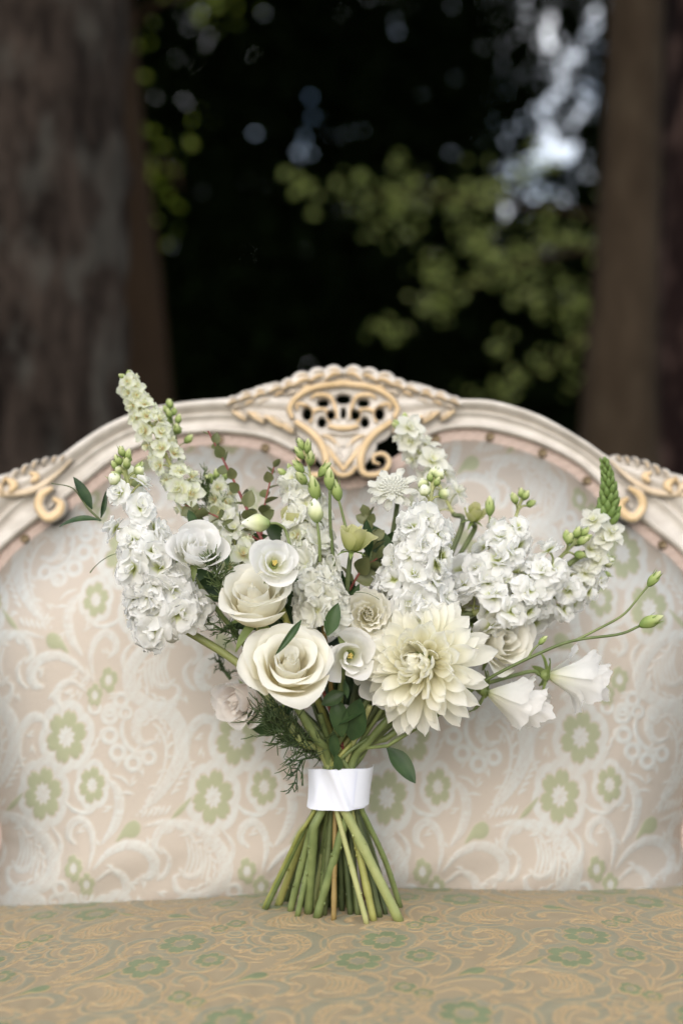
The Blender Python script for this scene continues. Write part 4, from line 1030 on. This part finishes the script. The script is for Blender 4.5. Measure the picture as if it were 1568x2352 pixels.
SOCK['stock_left'] = spike('stock_flower', 'big dense white stock spike leaning out beside the ruscus leaves', [at(408, 1436, 1.385), at(372, 1370, 1.37), at(335, 1275, 1.365), at(302, 1160, 1.37), at(285, 1052, 1.37)], .0038, M_STEML, FLO, 34, (.02, .60), (1.22, 1.0), .0275, SBUD, 9, (.86, 1.0), (1.15, .9), 41)
spike('stock_flower', 'upper open florets and white buds of the leaning stock', [at(318, 1240, 1.365), at(300, 1150, 1.368), at(292, 1095, 1.37)], .0030, M_STEML, FLO, 5, (.0, .75), (.95, .72), .022, WBUD, 4, (.55, 1.0), (1.0, .7), 47, .5, .1, .018)
SOCK['stock_mid'] = spike('stock_flower', 'white stock spike rising above the dahlia with closed buds', [at(945, 1420, 1.385), at(955, 1330, 1.375), at(968, 1240, 1.375), at(985, 1160, 1.38), at(996, 1105, 1.385)], .0034, M_STEML, FLO, 28, (.03, .64), (1.2, .95), .0265, WBUD + SBUD, 8, (.74, 1.0), (.95, .85), 42)
SOCK['stock_r1'] = spike('stock_flower', 'white stock spike upright behind the cream frilled bloom', [at(1060, 1400, 1.43), at(1105, 1330, 1.43), at(1160, 1250, 1.44), at(1196, 1150, 1.45)], .0032, M_STEML, FLO, 20, (.03, .80), (1.2, .8), .0260, SBUD, 6, (.9, 1.0), (1.1, .9), 43)
SOCK['stock_r2'] = spike('stock_flower', 'white stock spike slanting toward the green spire', [at(1085, 1410, 1.42), at(1170, 1375, 1.42), at(1250, 1315, 1.43), at(1330, 1235, 1.44)], .0032, M_STEML, FLO, 22, (.03, .78), (1.2, .85), .0260, SBUD, 9, (.84, 1.0), (1.25, 1.0), 44)
SOCK['stock_r3'] = spike('stock_flower', 'white stock spike lying lowest above the bud stalks', [at(1120, 1420, 1.45), at(1230, 1390, 1.45), at(1320, 1350, 1.46), at(1385, 1290, 1.47)], .0030, M_STEML, FLO, 18, (.05, .85), (1.05, .75), .0220, SBUD + WBUD, 7, (.82, 1.0), (1.1, .8), 45)
SOCK['larkspur_tall'] = spike('larkspur', 'tall pale larkspur spike rising past the frame', [at(455, 1180, 1.43), at(398, 1080, 1.435), at(352, 985, 1.44), at(318, 925, 1.45), at(291, 868, 1.45)], .0022, M_STEML, LARK, 34, (.05, .985), (1.18, .85), .0120, SBUD, 3, (.985, 1.0), (.7, .5), 51, .3, .35, .005)
SOCK['larkspur_in'] = spike('larkspur', 'pale larkspur spike behind the red stemmed sprig', [at(560, 1290, 1.43), at(520, 1200, 1.45), at(500, 1110, 1.46)], .0020, M_STEML, LARK, 20, (.05, .95), (1.25, 1.0), .0150, SBUD, 4, (.9, 1.0), (1.1, .9), 52)
SOCK['larkspur_c'] = spike('larkspur', 'ragged white larkspur spike between the roses and the bud stems', [at(738, 1415, 1.37), at(726, 1340, 1.375), at(716, 1250, 1.39), at(702, 1150, 1.41), at(672, 1090, 1.43)], .0022, M_STEML, RAG + LARKW[:1], 34, (.03, .97), (1.25, .9), .0160, SBUD, 4, (.92, 1.0), (1.0, .8), 53)
spike('larkspur', 'cluster of ragged white florets beside the front rose', [at(742, 1425, 1.365), at(738, 1390, 1.358), at(734, 1345, 1.36)], .0018, M_STEML, RAG, 9, (.05, .95), (1.35, 1.15), .0155, SBUD, 0, seed=57, cam_bias=.6)
spike('larkspur', 'cluster of ragged pale florets behind the white cup bloom', [at(728, 1330, 1.385), at(715, 1260, 1.385), at(690, 1190, 1.40)], .0018, M_STEML, RAG + LARK, 12, (.05, .98), (1.3, 1.0), .0160, SBUD, 0, seed=58, cam_bias=.5)
spike('larkspur', 'loose white florets tucked between the stock and the cup bloom', [at(560, 1310, 1.40), at(540, 1250, 1.41), at(545, 1190, 1.42)], .0018, M_STEML, LARKW + LARK, 9, (.05, .98), (1.3, 1.1), .0160, SBUD, 0, seed=59, cam_bias=.5)
SOCK['larkspur_b'] = spike('larkspur', 'blurred white larkspur spike in front of the gilded volute', [at(1040, 1180, 1.48), at(1000, 1100, 1.50), at(955, 1030, 1.51), at(928, 985, 1.51)], .0020, M_STEML, LARKW, 15, (.05, .97), (1.45, 1.25), .0150, SBUD, 3, (.95, 1.0), (1, .8), 54)
SOCK['bud_stem_a'] = spike('bud_stem', 'pale green bud spray in front of the carved crest', [at(722, 1240, 1.40), at(718, 1150, 1.40), at(712, 1090, 1.40), at(700, 1040, 1.40)], .0014, M_STEML, LARK, 1, (.05, .2), (.9, .8), .01, LBUD, 8, (.42, 1.0), (.85, .6), 55, .3, .2, .012)
SOCK['bud_stem_b'] = spike('bud_stem', 'green bud cluster beside the tall larkspur', [at(420, 1110, 1.46), at(406, 1020, 1.47), at(390, 940, 1.48)], .0018, M_STEM, LARK, 0, (0, .1), (1, 1), .01, SBUD, 13, (.35, 1.0), (1.15, .85), 56, .3, .2, .011)
# green spire with white florets below the cone
def spire():
    A = spline([at(1300, 1300, 1.45), at(1370, 1245, 1.455), at(1392, 1190, 1.46), at(1397, 1120, 1.46), at(1386, 1058, 1.46)], 40)
    o = bmesh_obj('green_spire', MB().tube(A, np.linspace(.0030, .0010, 40), 8), M_STEM, None, 'green cone shaped bud spire curving up at the side')
    bm = [make_bud(.0125, .0030, M_BUD2, 0, 60 + i, .3) for i in range(3)]
    T = np.gradient(A, axis=0)
    for i in range(56):
        k = (i + .5) / 56; j = int(17 + 22 * k); t = Vector(T[j]).normalized(); a = i * 2.39996
        e1 = t.cross(Vector((0, 1, 0))).normalized(); e2 = t.cross(e1); r = e1 * math.cos(a) + e2 * math.sin(a)
        s = 1.35 - .8 * k
        new_obj('bud', bm[i % 3], o, frame(Vector(A[j]) + r * .004 * s, r * (.62 - .4 * k) + t, a) @ Matrix.Diagonal((s, s, s, 1)))
    rng = np.random.default_rng(66)
    for x, y in ((1362, 1198), (1390, 1240), (1352, 1262), (1372, 1290), (1340, 1318), (1400, 1225)):
        new_obj('floret', LARKW[rng.integers(0, 4)], o, frame(at(x, y, 1.45), face(rng.normal() * .4, .6, .7)) @ Matrix.Diagonal((1.3, 1.3, 1.3, 1)))
    return Vector(A[0]), Vector(T[0]).normalized()
M_BUD2 = petal_mat('spire_bud', [(0, IV(.16, .22, .06)), (.6, IV(.12, .19, .045)), (1, IV(.20, .28, .09))], transl=.1)
SOCK['spire'] = spire()

# ---- single buds on stalks
def bud_stalk(label, pts, rad, L, mats=LBUD, mat=M_STEM, s=1.0, seed=0, name='bud_stalk'):
    A = spline(pts, 24); o = bmesh_obj(name, MB().tube(A, np.linspace(rad, rad * .75, 24), 7), mat, None, label)
    new_obj('bud', mats[seed % len(mats)], o, frame(Vector(A[-1]), Vector(A[-1] - A[-2]), seed) @ Matrix.Diagonal((s * (.68 if mats is WBUD else 1), s * (.68 if mats is WBUD else 1), s, 1)))
    return Vector(A[0]), Vector(A[1] - A[0]).normalized()
bud_stalk('long bud stalk reaching furthest sideways, lower of the forked pair', [at(1040, 1620, 1.36), at(1126, 1556, 1.35), at(1262, 1490, 1.34), at(1330, 1469, 1.34), at(1420, 1457, 1.34), at(1468, 1438, 1.34)], .0017, .02, s=1.05)
bud_stalk('long bud stalk curving upward, upper of the forked pair', [at(1318, 1472, 1.34), at(1370, 1446, 1.34), at(1430, 1412, 1.335), at(1470, 1366, 1.335), at(1487, 1346, 1.335)], .0013, .02, seed=1, s=.8)
bud_stalk('tiny withered bud on the forked stalk', [at(1212, 1512, 1.343), at(1222, 1494, 1.343), at(1236, 1480, 1.343)], .0012, .02, seed=2, s=.5)
bud_stalk('tight green bud on a straight stem in front of the crest', [at(766, 1300, 1.375), at(758, 1200, 1.375), at(757, 1125, 1.375)], .0019, .02, seed=0, s=.95)
bud_stalk('plump yellow green bud beside the tight one', [at(800, 1240, 1.38), at(786, 1180, 1.38), at(778, 1150, 1.38)], .0016, .02, seed=1, s=1.0)
bud_stalk('pale opening bud below the crest spray', [at(734, 1290, 1.36), at(733, 1240, 1.355), at(728, 1200, 1.355)], .0018, .02, WBUD, seed=1, s=1.7)
bud_stalk('small green bud standing above the right hand stock', [at(1120, 1260, 1.45), at(1124, 1215, 1.45), at(1124, 1185, 1.45)], .0017, .02, seed=2, s=.9)
bud_stalk('nodding cream bud hanging from an arched stalk', [at(668, 1260, 1.35), at(655, 1218, 1.35), at(638, 1203, 1.345), at(620, 1202, 1.345)], .0016, .02, WBUD, seed=2, s=2.0)
bud_stalk('yellow bud showing behind the leaning stock', [at(350, 1160, 1.40), at(338, 1135, 1.40), at(325, 1118, 1.40)], .0016, .02, WBUD, seed=0, s=2.1)
bud_stalk('slim bud beside the pale green spray', [at(742, 1250, 1.39), at(736, 1190, 1.39), at(728, 1150, 1.39)], .0014, .02, seed=0, s=1.1)

# ---- red stemmed sprigs with round leaves
def sprig(label, pts, rad, mat, leaves, n, s, seed, name='leaf_sprig', span=(.15, 1.0)):
    rng = np.random.default_rng(seed); A = spline(pts, 30); T = np.gradient(A, axis=0)
    o = bmesh_obj(name, MB().tube(A, np.linspace(rad, rad * .5, 30), 7), mat, None, label)
    for i in range(n):
        k = span[0] + (span[1] - span[0]) * (i + .5) / n; j = min(29, int(k * 29)); t = Vector(T[j]).normalized(); a = (i % 2) * math.pi + (i // 2) * 1.3 + rng.normal() * .3
        e1 = t.cross(Vector((0, 1, 0))).normalized(); e2 = t.cross(e1); r = e1 * math.cos(a) + e2 * math.sin(a)
        d = (r * (1.0 - .5 * k) + t * .6).normalized(); nr = (t - d * t.dot(d)).normalized() if rng.uniform() < .6 else Vector((0, -1, .3)); nr = (nr - d * nr.dot(d)).normalized()
        q = s * (1.1 - .35 * k) * rng.uniform(.8, 1.2)
        M = Matrix.Translation(Vector(A[j])) @ Matrix((d, nr.cross(d), nr)).transposed().to_4x4() @ Matrix.Diagonal((q, q, q, 1))
        new_obj('leaf', leaves[i % len(leaves)], o, M)
sprig('red stemmed sprig of small round olive leaves rising in front of the brocade', [at(612, 1262, 1.40), at(572, 1180, 1.41), at(530, 1090, 1.43), at(478, 990, 1.44)], .0019, M_STEMR, LEAFR, 16, 1.0, 71)
sprig('short upright red stemmed sprig behind the nodding bud', [at(600, 1230, 1.42), at(608, 1160, 1.43), at(632, 1060, 1.44)], .0014, M_STEMR, LEAFR, 10, 1.0, 72)
sprig('red stemmed sprig reaching across toward the leaning stock', [at(610, 1250, 1.41), at(540, 1210, 1.41), at(480, 1178, 1.42), at(425, 1160, 1.42)], .0014, M_STEMR, LEAFR, 12, 1.05, 73)
sprig('olive sprig behind the green lisianthus', [at(850, 1290, 1.41), at(852, 1230, 1.42), at(840, 1175, 1.43)], .0014, M_STEM, LEAFR, 14, .95, 74)
sprig('dark leaved sprig between the frilled bloom and the stock', [at(800, 1360, 1.40), at(830, 1310, 1.40), at(870, 1280, 1.41)], .0014, M_STEMR, LEAFR, 8, 1.3, 75)

def leaf_at(label, base, tip, nrm, mesh, L0, name='leaf', sw=1.0):
    d = tip - base; L = d.length; d.normalize(); nr = Vector(nrm); nr = (nr - d * nr.dot(d)).normalized(); s = L / L0
    M = Matrix.Translation(base) @ Matrix((d, nr.cross(d), nr)).transposed().to_4x4() @ Matrix.Diagonal((s, s * sw, s, 1))
    o = new_obj(name, mesh, bouquet, M)
    if label: o['label'] = label
    return o
cam_n = (0, -1, .25)
for lab, b, t, nm, me, L0, sw in (
    ('dark ruscus leaf pointing up at the outer side', at(212, 1170, 1.40), at(172, 1094, 1.395), (.6, -.8, .1), LEAFD[1], .05, 1.0),
    ('dark ruscus leaf lying level at the outer side', at(232, 1196, 1.39), at(132, 1183, 1.385), (.1, -.5, .9), LEAFD[0], .05, .8),
    ('dark ruscus leaf half hidden by the leaning stock', at(232, 1190, 1.40), at(246, 1128, 1.40), (.5, -.7, 0), LEAFD[1], .05, .7),
    ('thin curled leaf tip beside the leaning stock', at(300, 1268, 1.39), at(188, 1272, 1.39), (0, -.3, 1), LEAFT[0], .07, .7),
    ('dark leaf in front of the cupped white bloom', at(448, 1208, 1.385), at(434, 1172, 1.38), cam_n, LEAFW[1], .042, 1.0),
    ('narrow green leaf draped over the front rose', at(692, 1424, 1.315), at(643, 1495, 1.285), (.3, -1, .3), LEAFD[0], .05, .5),
    ('pointed leaf standing between the front rose and frilled bloom', at(752, 1460, 1.335), at(776, 1386, 1.33), cam_n, LEAFW[1], .042, .85),
    ('dark pointed leaf hanging below the dahlia over the brocade', at(888, 1716, 1.40), at(958, 1796, 1.39), (.35, -.9, .4), LEAFW[1], .042, .85),
    ('dark leaf under the front rose', at(790, 1590, 1.365), at(738, 1618, 1.36), cam_n, LEAFW[1], .042, 1.1),
    ('dark folded leaf below the loose lisianthus', at(770, 1600, 1.37), at(788, 1700, 1.36), cam_n, LEAFW[0], .042, .8),
    ('broad grey green leaf above the ribbon stems', at(808, 1700, 1.375), at(822, 1610, 1.355), (-.3, -1, .2), LEAFW[1], .042, 1.1),
    ('dark pointed leaf among the stems', at(775, 1665, 1.37), at(835, 1630, 1.36), (0, -.6, .8), LEAFD[1], .05, 1.0),
    ('dark leaf close above the ribbon', at(770, 1740, 1.385), at(765, 1680, 1.375), cam_n, LEAFW[1], .042, .7),
    ('small leaf curling beside the ribbon top', at(780, 1770, 1.385), at(772, 1735, 1.375), cam_n, LEAFW[1], .042, .9),
    ('dark leaf under the upper rose', at(600, 1450, 1.38), at(515, 1420, 1.37), (0, -.5, .9), LEAFW[0], .042, .8),
    ('curled green leaf beside the loose lisianthus', at(790, 1560, 1.36), at(792, 1608, 1.35), (.6, -.8, 0), LEAFW[2], .042, .7),
    ('sword leaf arching across the frilled bloom', at(800, 1365, 1.35), at(872, 1345, 1.35), (0, -.2, 1), LEAFT[0], .07, .9),
    ('slim leaf beside the upper rose', at(690, 1375, 1.36), at(676, 1310, 1.36), cam_n, LEAFD[1], .05, .5),
    ('dark leaf tip behind the upper rose', at(520, 1310, 1.38), at(522, 1250, 1.38), (.5, -.8, 0), LEAFD[1], .05, .7)):
    leaf_at(lab, b, t, nm, me, L0, 'leaf', sw)
# fine tendrils of the ruscus
bmesh_obj('tendril', MB().tube(spline([at(232, 1196, 1.395), at(205, 1170, 1.395), at(190, 1150, 1.395), at(165, 1120, 1.395), at(118, 1110, 1.39)], 24), np.linspace(.0012, .0004, 24), 6), M_STEMD, None, 'thin dark tendril curling out beside the ruscus leaves')
# leaves filling the heart of the bouquet
rngf = np.random.default_rng(77)
for i in range(70):
    x, y = rngf.uniform(500, 1010), rngf.uniform(1250, 1680)
    if y > 1430: x = 780 + (x - 780) * .55
    b = at(x, y, rngf.uniform(1.40, 1.46)); d = Vector((rngf.normal() * .5 + (x - 784) / 500, -.3, .5 + rngf.normal() * .5)).normalized()
    leaf_at(None, b, b + d * rngf.uniform(.03, .055), (rngf.normal() * .4, -1, .3), (LEAFW + LEAFD)[rngf.integers(0, 6)], .045)

# ---- feathery foliage
def feather(label, pts, n, ln, rad, seed, mat, spread=1.0):
    rng = np.random.default_rng(seed); A = spline(pts, 20); T = np.gradient(A, axis=0); mb = MB().tube(A, np.linspace(rad, rad * .5, 20), 6)
    for i in range(n):
        j = rng.integers(2, 20); t = Vector(T[j]).normalized(); d = (Vector(rng.normal(size=3)) * spread + t).normalized(); p = Vector(A[j])
        e = p + d * ln * rng.uniform(.5, 1.1); m = (p + e) / 2 + Vector(rng.normal(size=3)) * ln * .10
        S = spline([p, m, e], 6); mb.tube(S, np.linspace(.0006, .0003, 6), 4)
        for q in range(2):
            k = rng.integers(2, 5); d2 = (d + Vector(rng.normal(size=3)) * .6).normalized()
            mb.tube([S[k], Vector(S[k]) + d2 * ln * .2, Vector(S[k]) + d2 * ln * .38 + Vector((0, 0, .001))], [.0005, .0005, .0003], 4)
    bmesh_obj('feathery_foliage', mb, mat, None, label)
feather('feathery dark foliage hanging low beside the ribbon', [at(735, 1745, 1.40), at(680, 1700, 1.375), at(625, 1645, 1.365)], 120, .034, .0014, 81, M_LEAFM2, .7)
feather('feathery foliage trailing down to the ribbon edge', [at(720, 1740, 1.385), at(690, 1750, 1.38), at(676, 1800, 1.38)], 18, .018, .0009, 84, M_LEAF, .6)
feather('feathery green tuft beside the upper rose', [at(520, 1380, 1.37), at(505, 1340, 1.355), at(492, 1300, 1.35)], 55, .020, .001, 82, M_LEAFM, .8)
feather('feathery green seed head behind the larkspur', [at(500, 1200, 1.44), at(480, 1150, 1.45), at(466, 1110, 1.45)], 50, .022, .001, 83, M_LEAFM, .9)
feather('fine curled fronds under the upper rose', [at(560, 1470, 1.37), at(520, 1450, 1.37), at(480, 1430, 1.37)], 34, .018, .0008, 85, M_LEAFM, 1.0)
feather('small green tuft beside the blush bloom', [at(530, 1560, 1.46), at(515, 1540, 1.46), at(505, 1520, 1.46)], 26, .012, .002, 86, M_LEAFM, .8)

# ---- stems: flower -> through the ribbon -> foot on the seat
c3 = lambda x, y: ((x / 1.4255 + 750) / 1.5944, (y / 1.4255 + 2200) / 1.5944)
def foot(x, y):
    X, Y = c3(x, y); d = 1.42
    for _ in range(12):
        p = at(X, Y, d); d = d * (ZC - float(seat_z(p.x, d))) / (ZC - p.z)
    return at(X, Y, d)
RC = at(776, 1816, 1.412)                       # middle of the tie
def tie_clamp(A, r):
    """keeps the part of a stem that runs through the tie inside the ribbon"""
    zt, zb = at(776, 1770, 1.38).z, at(776, 1864, 1.38).z
    for i in range(len(A)):
        over = max(0, A[i, 2] - zt - .004, zb - .004 - A[i, 2])
        if over < .02:
            dx, dy = A[i, 0] - RC.x, A[i, 1] - RC.y; lim = max(.3, 1 - (r * 1.12 + .0014) / .0268) + over * 18
            q_ = math.hypot(dx / .0285, dy / .0255)
            if q_ > lim: A[i, 0] = RC.x + dx * lim / q_; A[i, 1] = RC.y + dy * lim / q_
    return A
def stem(key, fx, fy, xr, dz, w, mat, bend=0.0, nick=3, ytop=1105, via=None):
    X, Y = c3(xr, ytop); f = foot(fx, fy); r = w / 2 / 1.4255 / 1.5944 / F * 1.4 * 1.05
    q = at(X, Y, RC.y + dz * .82); up = (q - f).normalized()
    q2 = q + up * .060
    q2.x += (RC.x - q2.x) * .15
    pts = [f, (f + q) / 2 + Vector((bend, 0, 0)), q, q2]
    if key in SOCK:
        b, z = SOCK[key]; L = (b - q2).length
        pts += [q2 * .5 + b * .5 - z * L * .10 + up * L * .05, b - z * min(.02, L * .2), b]
    if via: pts = [f, (f + q) / 2, q] + via + [SOCK[key][0]]
    A = spline(pts, 46); A[0, 2] = f.z - .001
    tie_clamp(A, r)
    nod = sum(.16 * np.exp(-((np.arange(46) - c) / .9) ** 2) for c in np.random.default_rng(int(fx + 3 * fy)).uniform(3, 40, 4))
    rr = np.linspace(r, r * .80, 46) * (1 + nod) * (1 + .02 * np.sin(np.arange(46) * 1.7))
    rng = np.random.default_rng(int(fx * 7 + fy))
    mb = MB().tube(A, rr, 10)
    for k in range(nick):                       # leaf scars
        j = rng.integers(2, 11); p = A[j]; mb.tube([p + np.array([rng.choice([-1, 1]) * r * .75, -r * .5, -.001]), p + np.array([rng.choice([-1, 1]) * r * .9, -r * .75, .002])], [r * .35, r * .2], 6)
    bmesh_obj('stem', mb, mat)
ST = [('stock_left', 1015, 1672, 735, -.024, 50, M_STEML), ('dahlia', 585, 1652, 745, -.020, 44, M_STEM), ('cream', 305, 1608, 545, -.012, 22, M_STEMY), ('bell_up', 318, 1612, 560, -.008, 24, M_STEM),
      ('stock_r1', 382, 1590, 560, .010, 40, M_STEMY), ('stock_mid', 445, 1622, 575, -.006, 36, M_STEM), ('rose_front', 540, 1632, 575, -.022, 46, M_STEM), ('bell_low', 482, 1648, 600, -.002, 30, M_STEM),
      ('stock_r2', 520, 1560, 640, .014, 40, M_STEMD), ('larkspur_c', 672, 1668, 680, -.008, 26, M_STEMB), ('green_lis', 715, 1618, 705, .004, 28, M_STEMD), ('rose_up', 845, 1686, 690, -.020, 28, M_STEML),
      ('lis_cup', 880, 1668, 760, -.012, 38, M_STEMY), ('ranunculus', 1020, 1600, 825, -.006, 30, M_STEM, .003), ('larkspur_tall', 912, 1650, 790, .002, 34, M_STEMD), ('blush', 945, 1640, 800, .010, 26, M_STEMD),
      ('larkspur_in', 800, 1640, 750, .012, 34, M_STEMD), ('frill', 640, 1600, 690, .014, 36, M_STEMD), ('lis_low', 590, 1590, 640, .006, 38, M_STEM), ('stock_r3', 420, 1570, 590, .018, 34, M_STEMD),
      ('scabiosa', 690, 1595, 720, .020, 30, M_STEMD), ('spire', 560, 1570, 620, .022, 36, M_STEM), ('green_lis2', 760, 1600, 740, .022, 32, M_STEMD), ('bud_stem_b', 870, 1590, 790, .020, 34, M_STEM), ('larkspur_b', 620, 1640, 660, .0, 34, M_STEMD),
      ('bud_stem_a', 760, 1640, 715, -.004, 30, M_STEMD), ('fill_c', 960, 1590, 810, .016, 30, M_STEMD), ('fill_a', 500, 1600, 610, .012, 30, M_STEMD), ('olive_bloom', 600, 1630, 650, .008, 30, M_STEM)]
for s in ST: stem(*s, via=[at(745, 1772, 1.385), at(700, 1712, 1.378), at(640, 1636, 1.378), at(552, 1528, 1.385)] if s[0] == 'stock_left' else None)
rngs = np.random.default_rng(99)
for i in range(16):
    fx = rngs.uniform(400, 960); stem(None, fx, rngs.uniform(1555, 1640), 680 + (fx - 680) * .42 + rngs.normal() * 20, rngs.uniform(-.004, .024), rngs.uniform(20, 34), (M_STEM, M_STEMD, M_STEMD, M_STEMY, M_STEML)[i % 5])
# red stem seen among the others
bmesh_obj('stem', MB().tube(spline([foot(835, 1560), at(*c3(790, 1260), 1.40), at(*c3(765, 1110), 1.405), at(*c3(700, 700), 1.40), at(612, 1262, 1.40)], 40), .0019, 7), M_STEMR, None, 'thin dark red stem among the green ones')
# free green sprays above the tie, giving the neck its fullness
for i, (x, y, d, mt) in enumerate(((690, 1640, 1.375, M_STEML), (735, 1640, 1.385, M_STEM), (720, 1620, 1.41, M_STEMD), (780, 1620, 1.40, M_STEMD), (850, 1620, 1.385, M_STEML), (880, 1625, 1.39, M_STEM), (920, 1640, 1.40, M_STEMD), (660, 1640, 1.41, M_STEMD), (820, 1600, 1.42, M_STEMD), (960, 1640, 1.40, M_STEM), (1040, 1620, 1.36, M_STEM))):
    e = at(x, y, d); k = (x - 776) / 200
    bmesh_obj('stem', MB().tube(tie_clamp(spline([at(776 - 12 * k, 1850, 1.412 - (1.40 - d) * .3), at(776 + 30 * k, 1765, 1.405 - (1.40 - d) * .5), e], 24), .005), .0034 - .0006 * (i % 3) if i < 10 else .0018, 9), mt)

# ---- ribbon: a satin band pulled over the stems
def ribbon():
    m, n, l, b = mat_new('white_satin')
    b.inputs['Base Color'].default_value = IV(.72, .75, .84); b.inputs['Roughness'].default_value = .36
    b.inputs['Specular IOR Level'].default_value = .5; b.inputs['Sheen Weight'].default_value = .3; b.inputs['Anisotropic'].default_value = .5
    tc = N(n, 'ShaderNodeTexCoord'); wv = N(n, 'ShaderNodeTexWave', wave_type='BANDS', bands_direction='Z'); wv.inputs['Scale'].default_value = 900
    l.new(tc.outputs['Object'], wv.inputs[0]); bp = N(n, 'ShaderNodeBump'); bp.inputs['Strength'].default_value = .05; bp.inputs['Distance'].default_value = .0003
    l.new(wv.outputs['Fac'], bp.inputs['Height']); l.new(bp.outputs[0], b.inputs['Normal'])
    nu, nv = 26, 120; u = np.linspace(0, 1, nu)[:, None]; a = np.linspace(-np.pi, np.pi, nv)[None, :]     # a = 0 faces the camera
    s = 1.412 / F
    rx = (66 + 7 * u ** 2 + 3 * (1 - u) ** 3) * s; ry = .0255 + .002 * u
    # ridges where the stout stems run slanting underneath
    k1 = np.exp(-((a - (.36 - .62 * u)) / .13) ** 2) * .0042; k2 = np.exp(-((a - (-.9 + .5 * u)) / .25) ** 2) * .0016; k3 = np.exp(-((a - 1.0 - .15 * u) / .2) ** 2) * .0014
    flat = -.0022 * np.exp(-((a - (-.25 - .4 * u)) / .22) ** 2)
    dr = k1 * .8 + k2 + k3 + flat + .0002 * np.sin(a * 9 + u * 5)
    cx = RC.x + (778 - 776 + (7 * u - 5)) * s
    zt, zb = at(776, 1770, 1.38).z, at(776, 1864, 1.38).z
    z = zb + (zt - zb) * u + .0008 * np.sin(a + 1) - .0016 * (1 - u) * np.cos(a)  - .008 * u * (1 - np.cos(a)) / 2
    P = np.stack([cx + (rx + dr) * np.sin(a), RC.y - (ry + dr) * np.cos(a) + 0 * u, z + 0 * a], -1)
    mb = MB().grid(P, u * np.ones_like(a))
    Pi = P.copy(); c = np.array([RC.x, RC.y, 0]); Pi[..., :2] = c[:2] + (P[..., :2] - c[:2]) * .975; mb.grid(Pi[:, ::-1], u * np.ones_like(a))
    rb = bmesh_obj('ribbon', mb, m, None, 'white satin ribbon band tied round the stems')
    # the loose end of the ribbon folded over at the side
    nt = 14; w = np.linspace(0, 1, nt)[:, None]; aa = np.linspace(.55, 1.75, 30)[None, :]
    z2 = zb + (zt - zb) * (.04 + .95 * w) + 0 * aa
    rr2 = .0012 + .0008 * np.sin(w * 3.1) + k3.mean()
    rx2 = (66 + 7 * w ** 2 + 3 * (1 - w) ** 3) * s
    P2 = np.stack([RC.x + (2 + 7 * w - 5) * s + (rx2 + rr2 + .0010) * np.sin(aa), RC.y - (.0255 + .002 * w + rr2 + .001) * np.cos(aa), z2], -1)
    bmesh_fold = MB().grid(P2, w * np.ones_like(aa)); bmesh_obj('ribbon_end', bmesh_fold, m, rb)
ribbon()
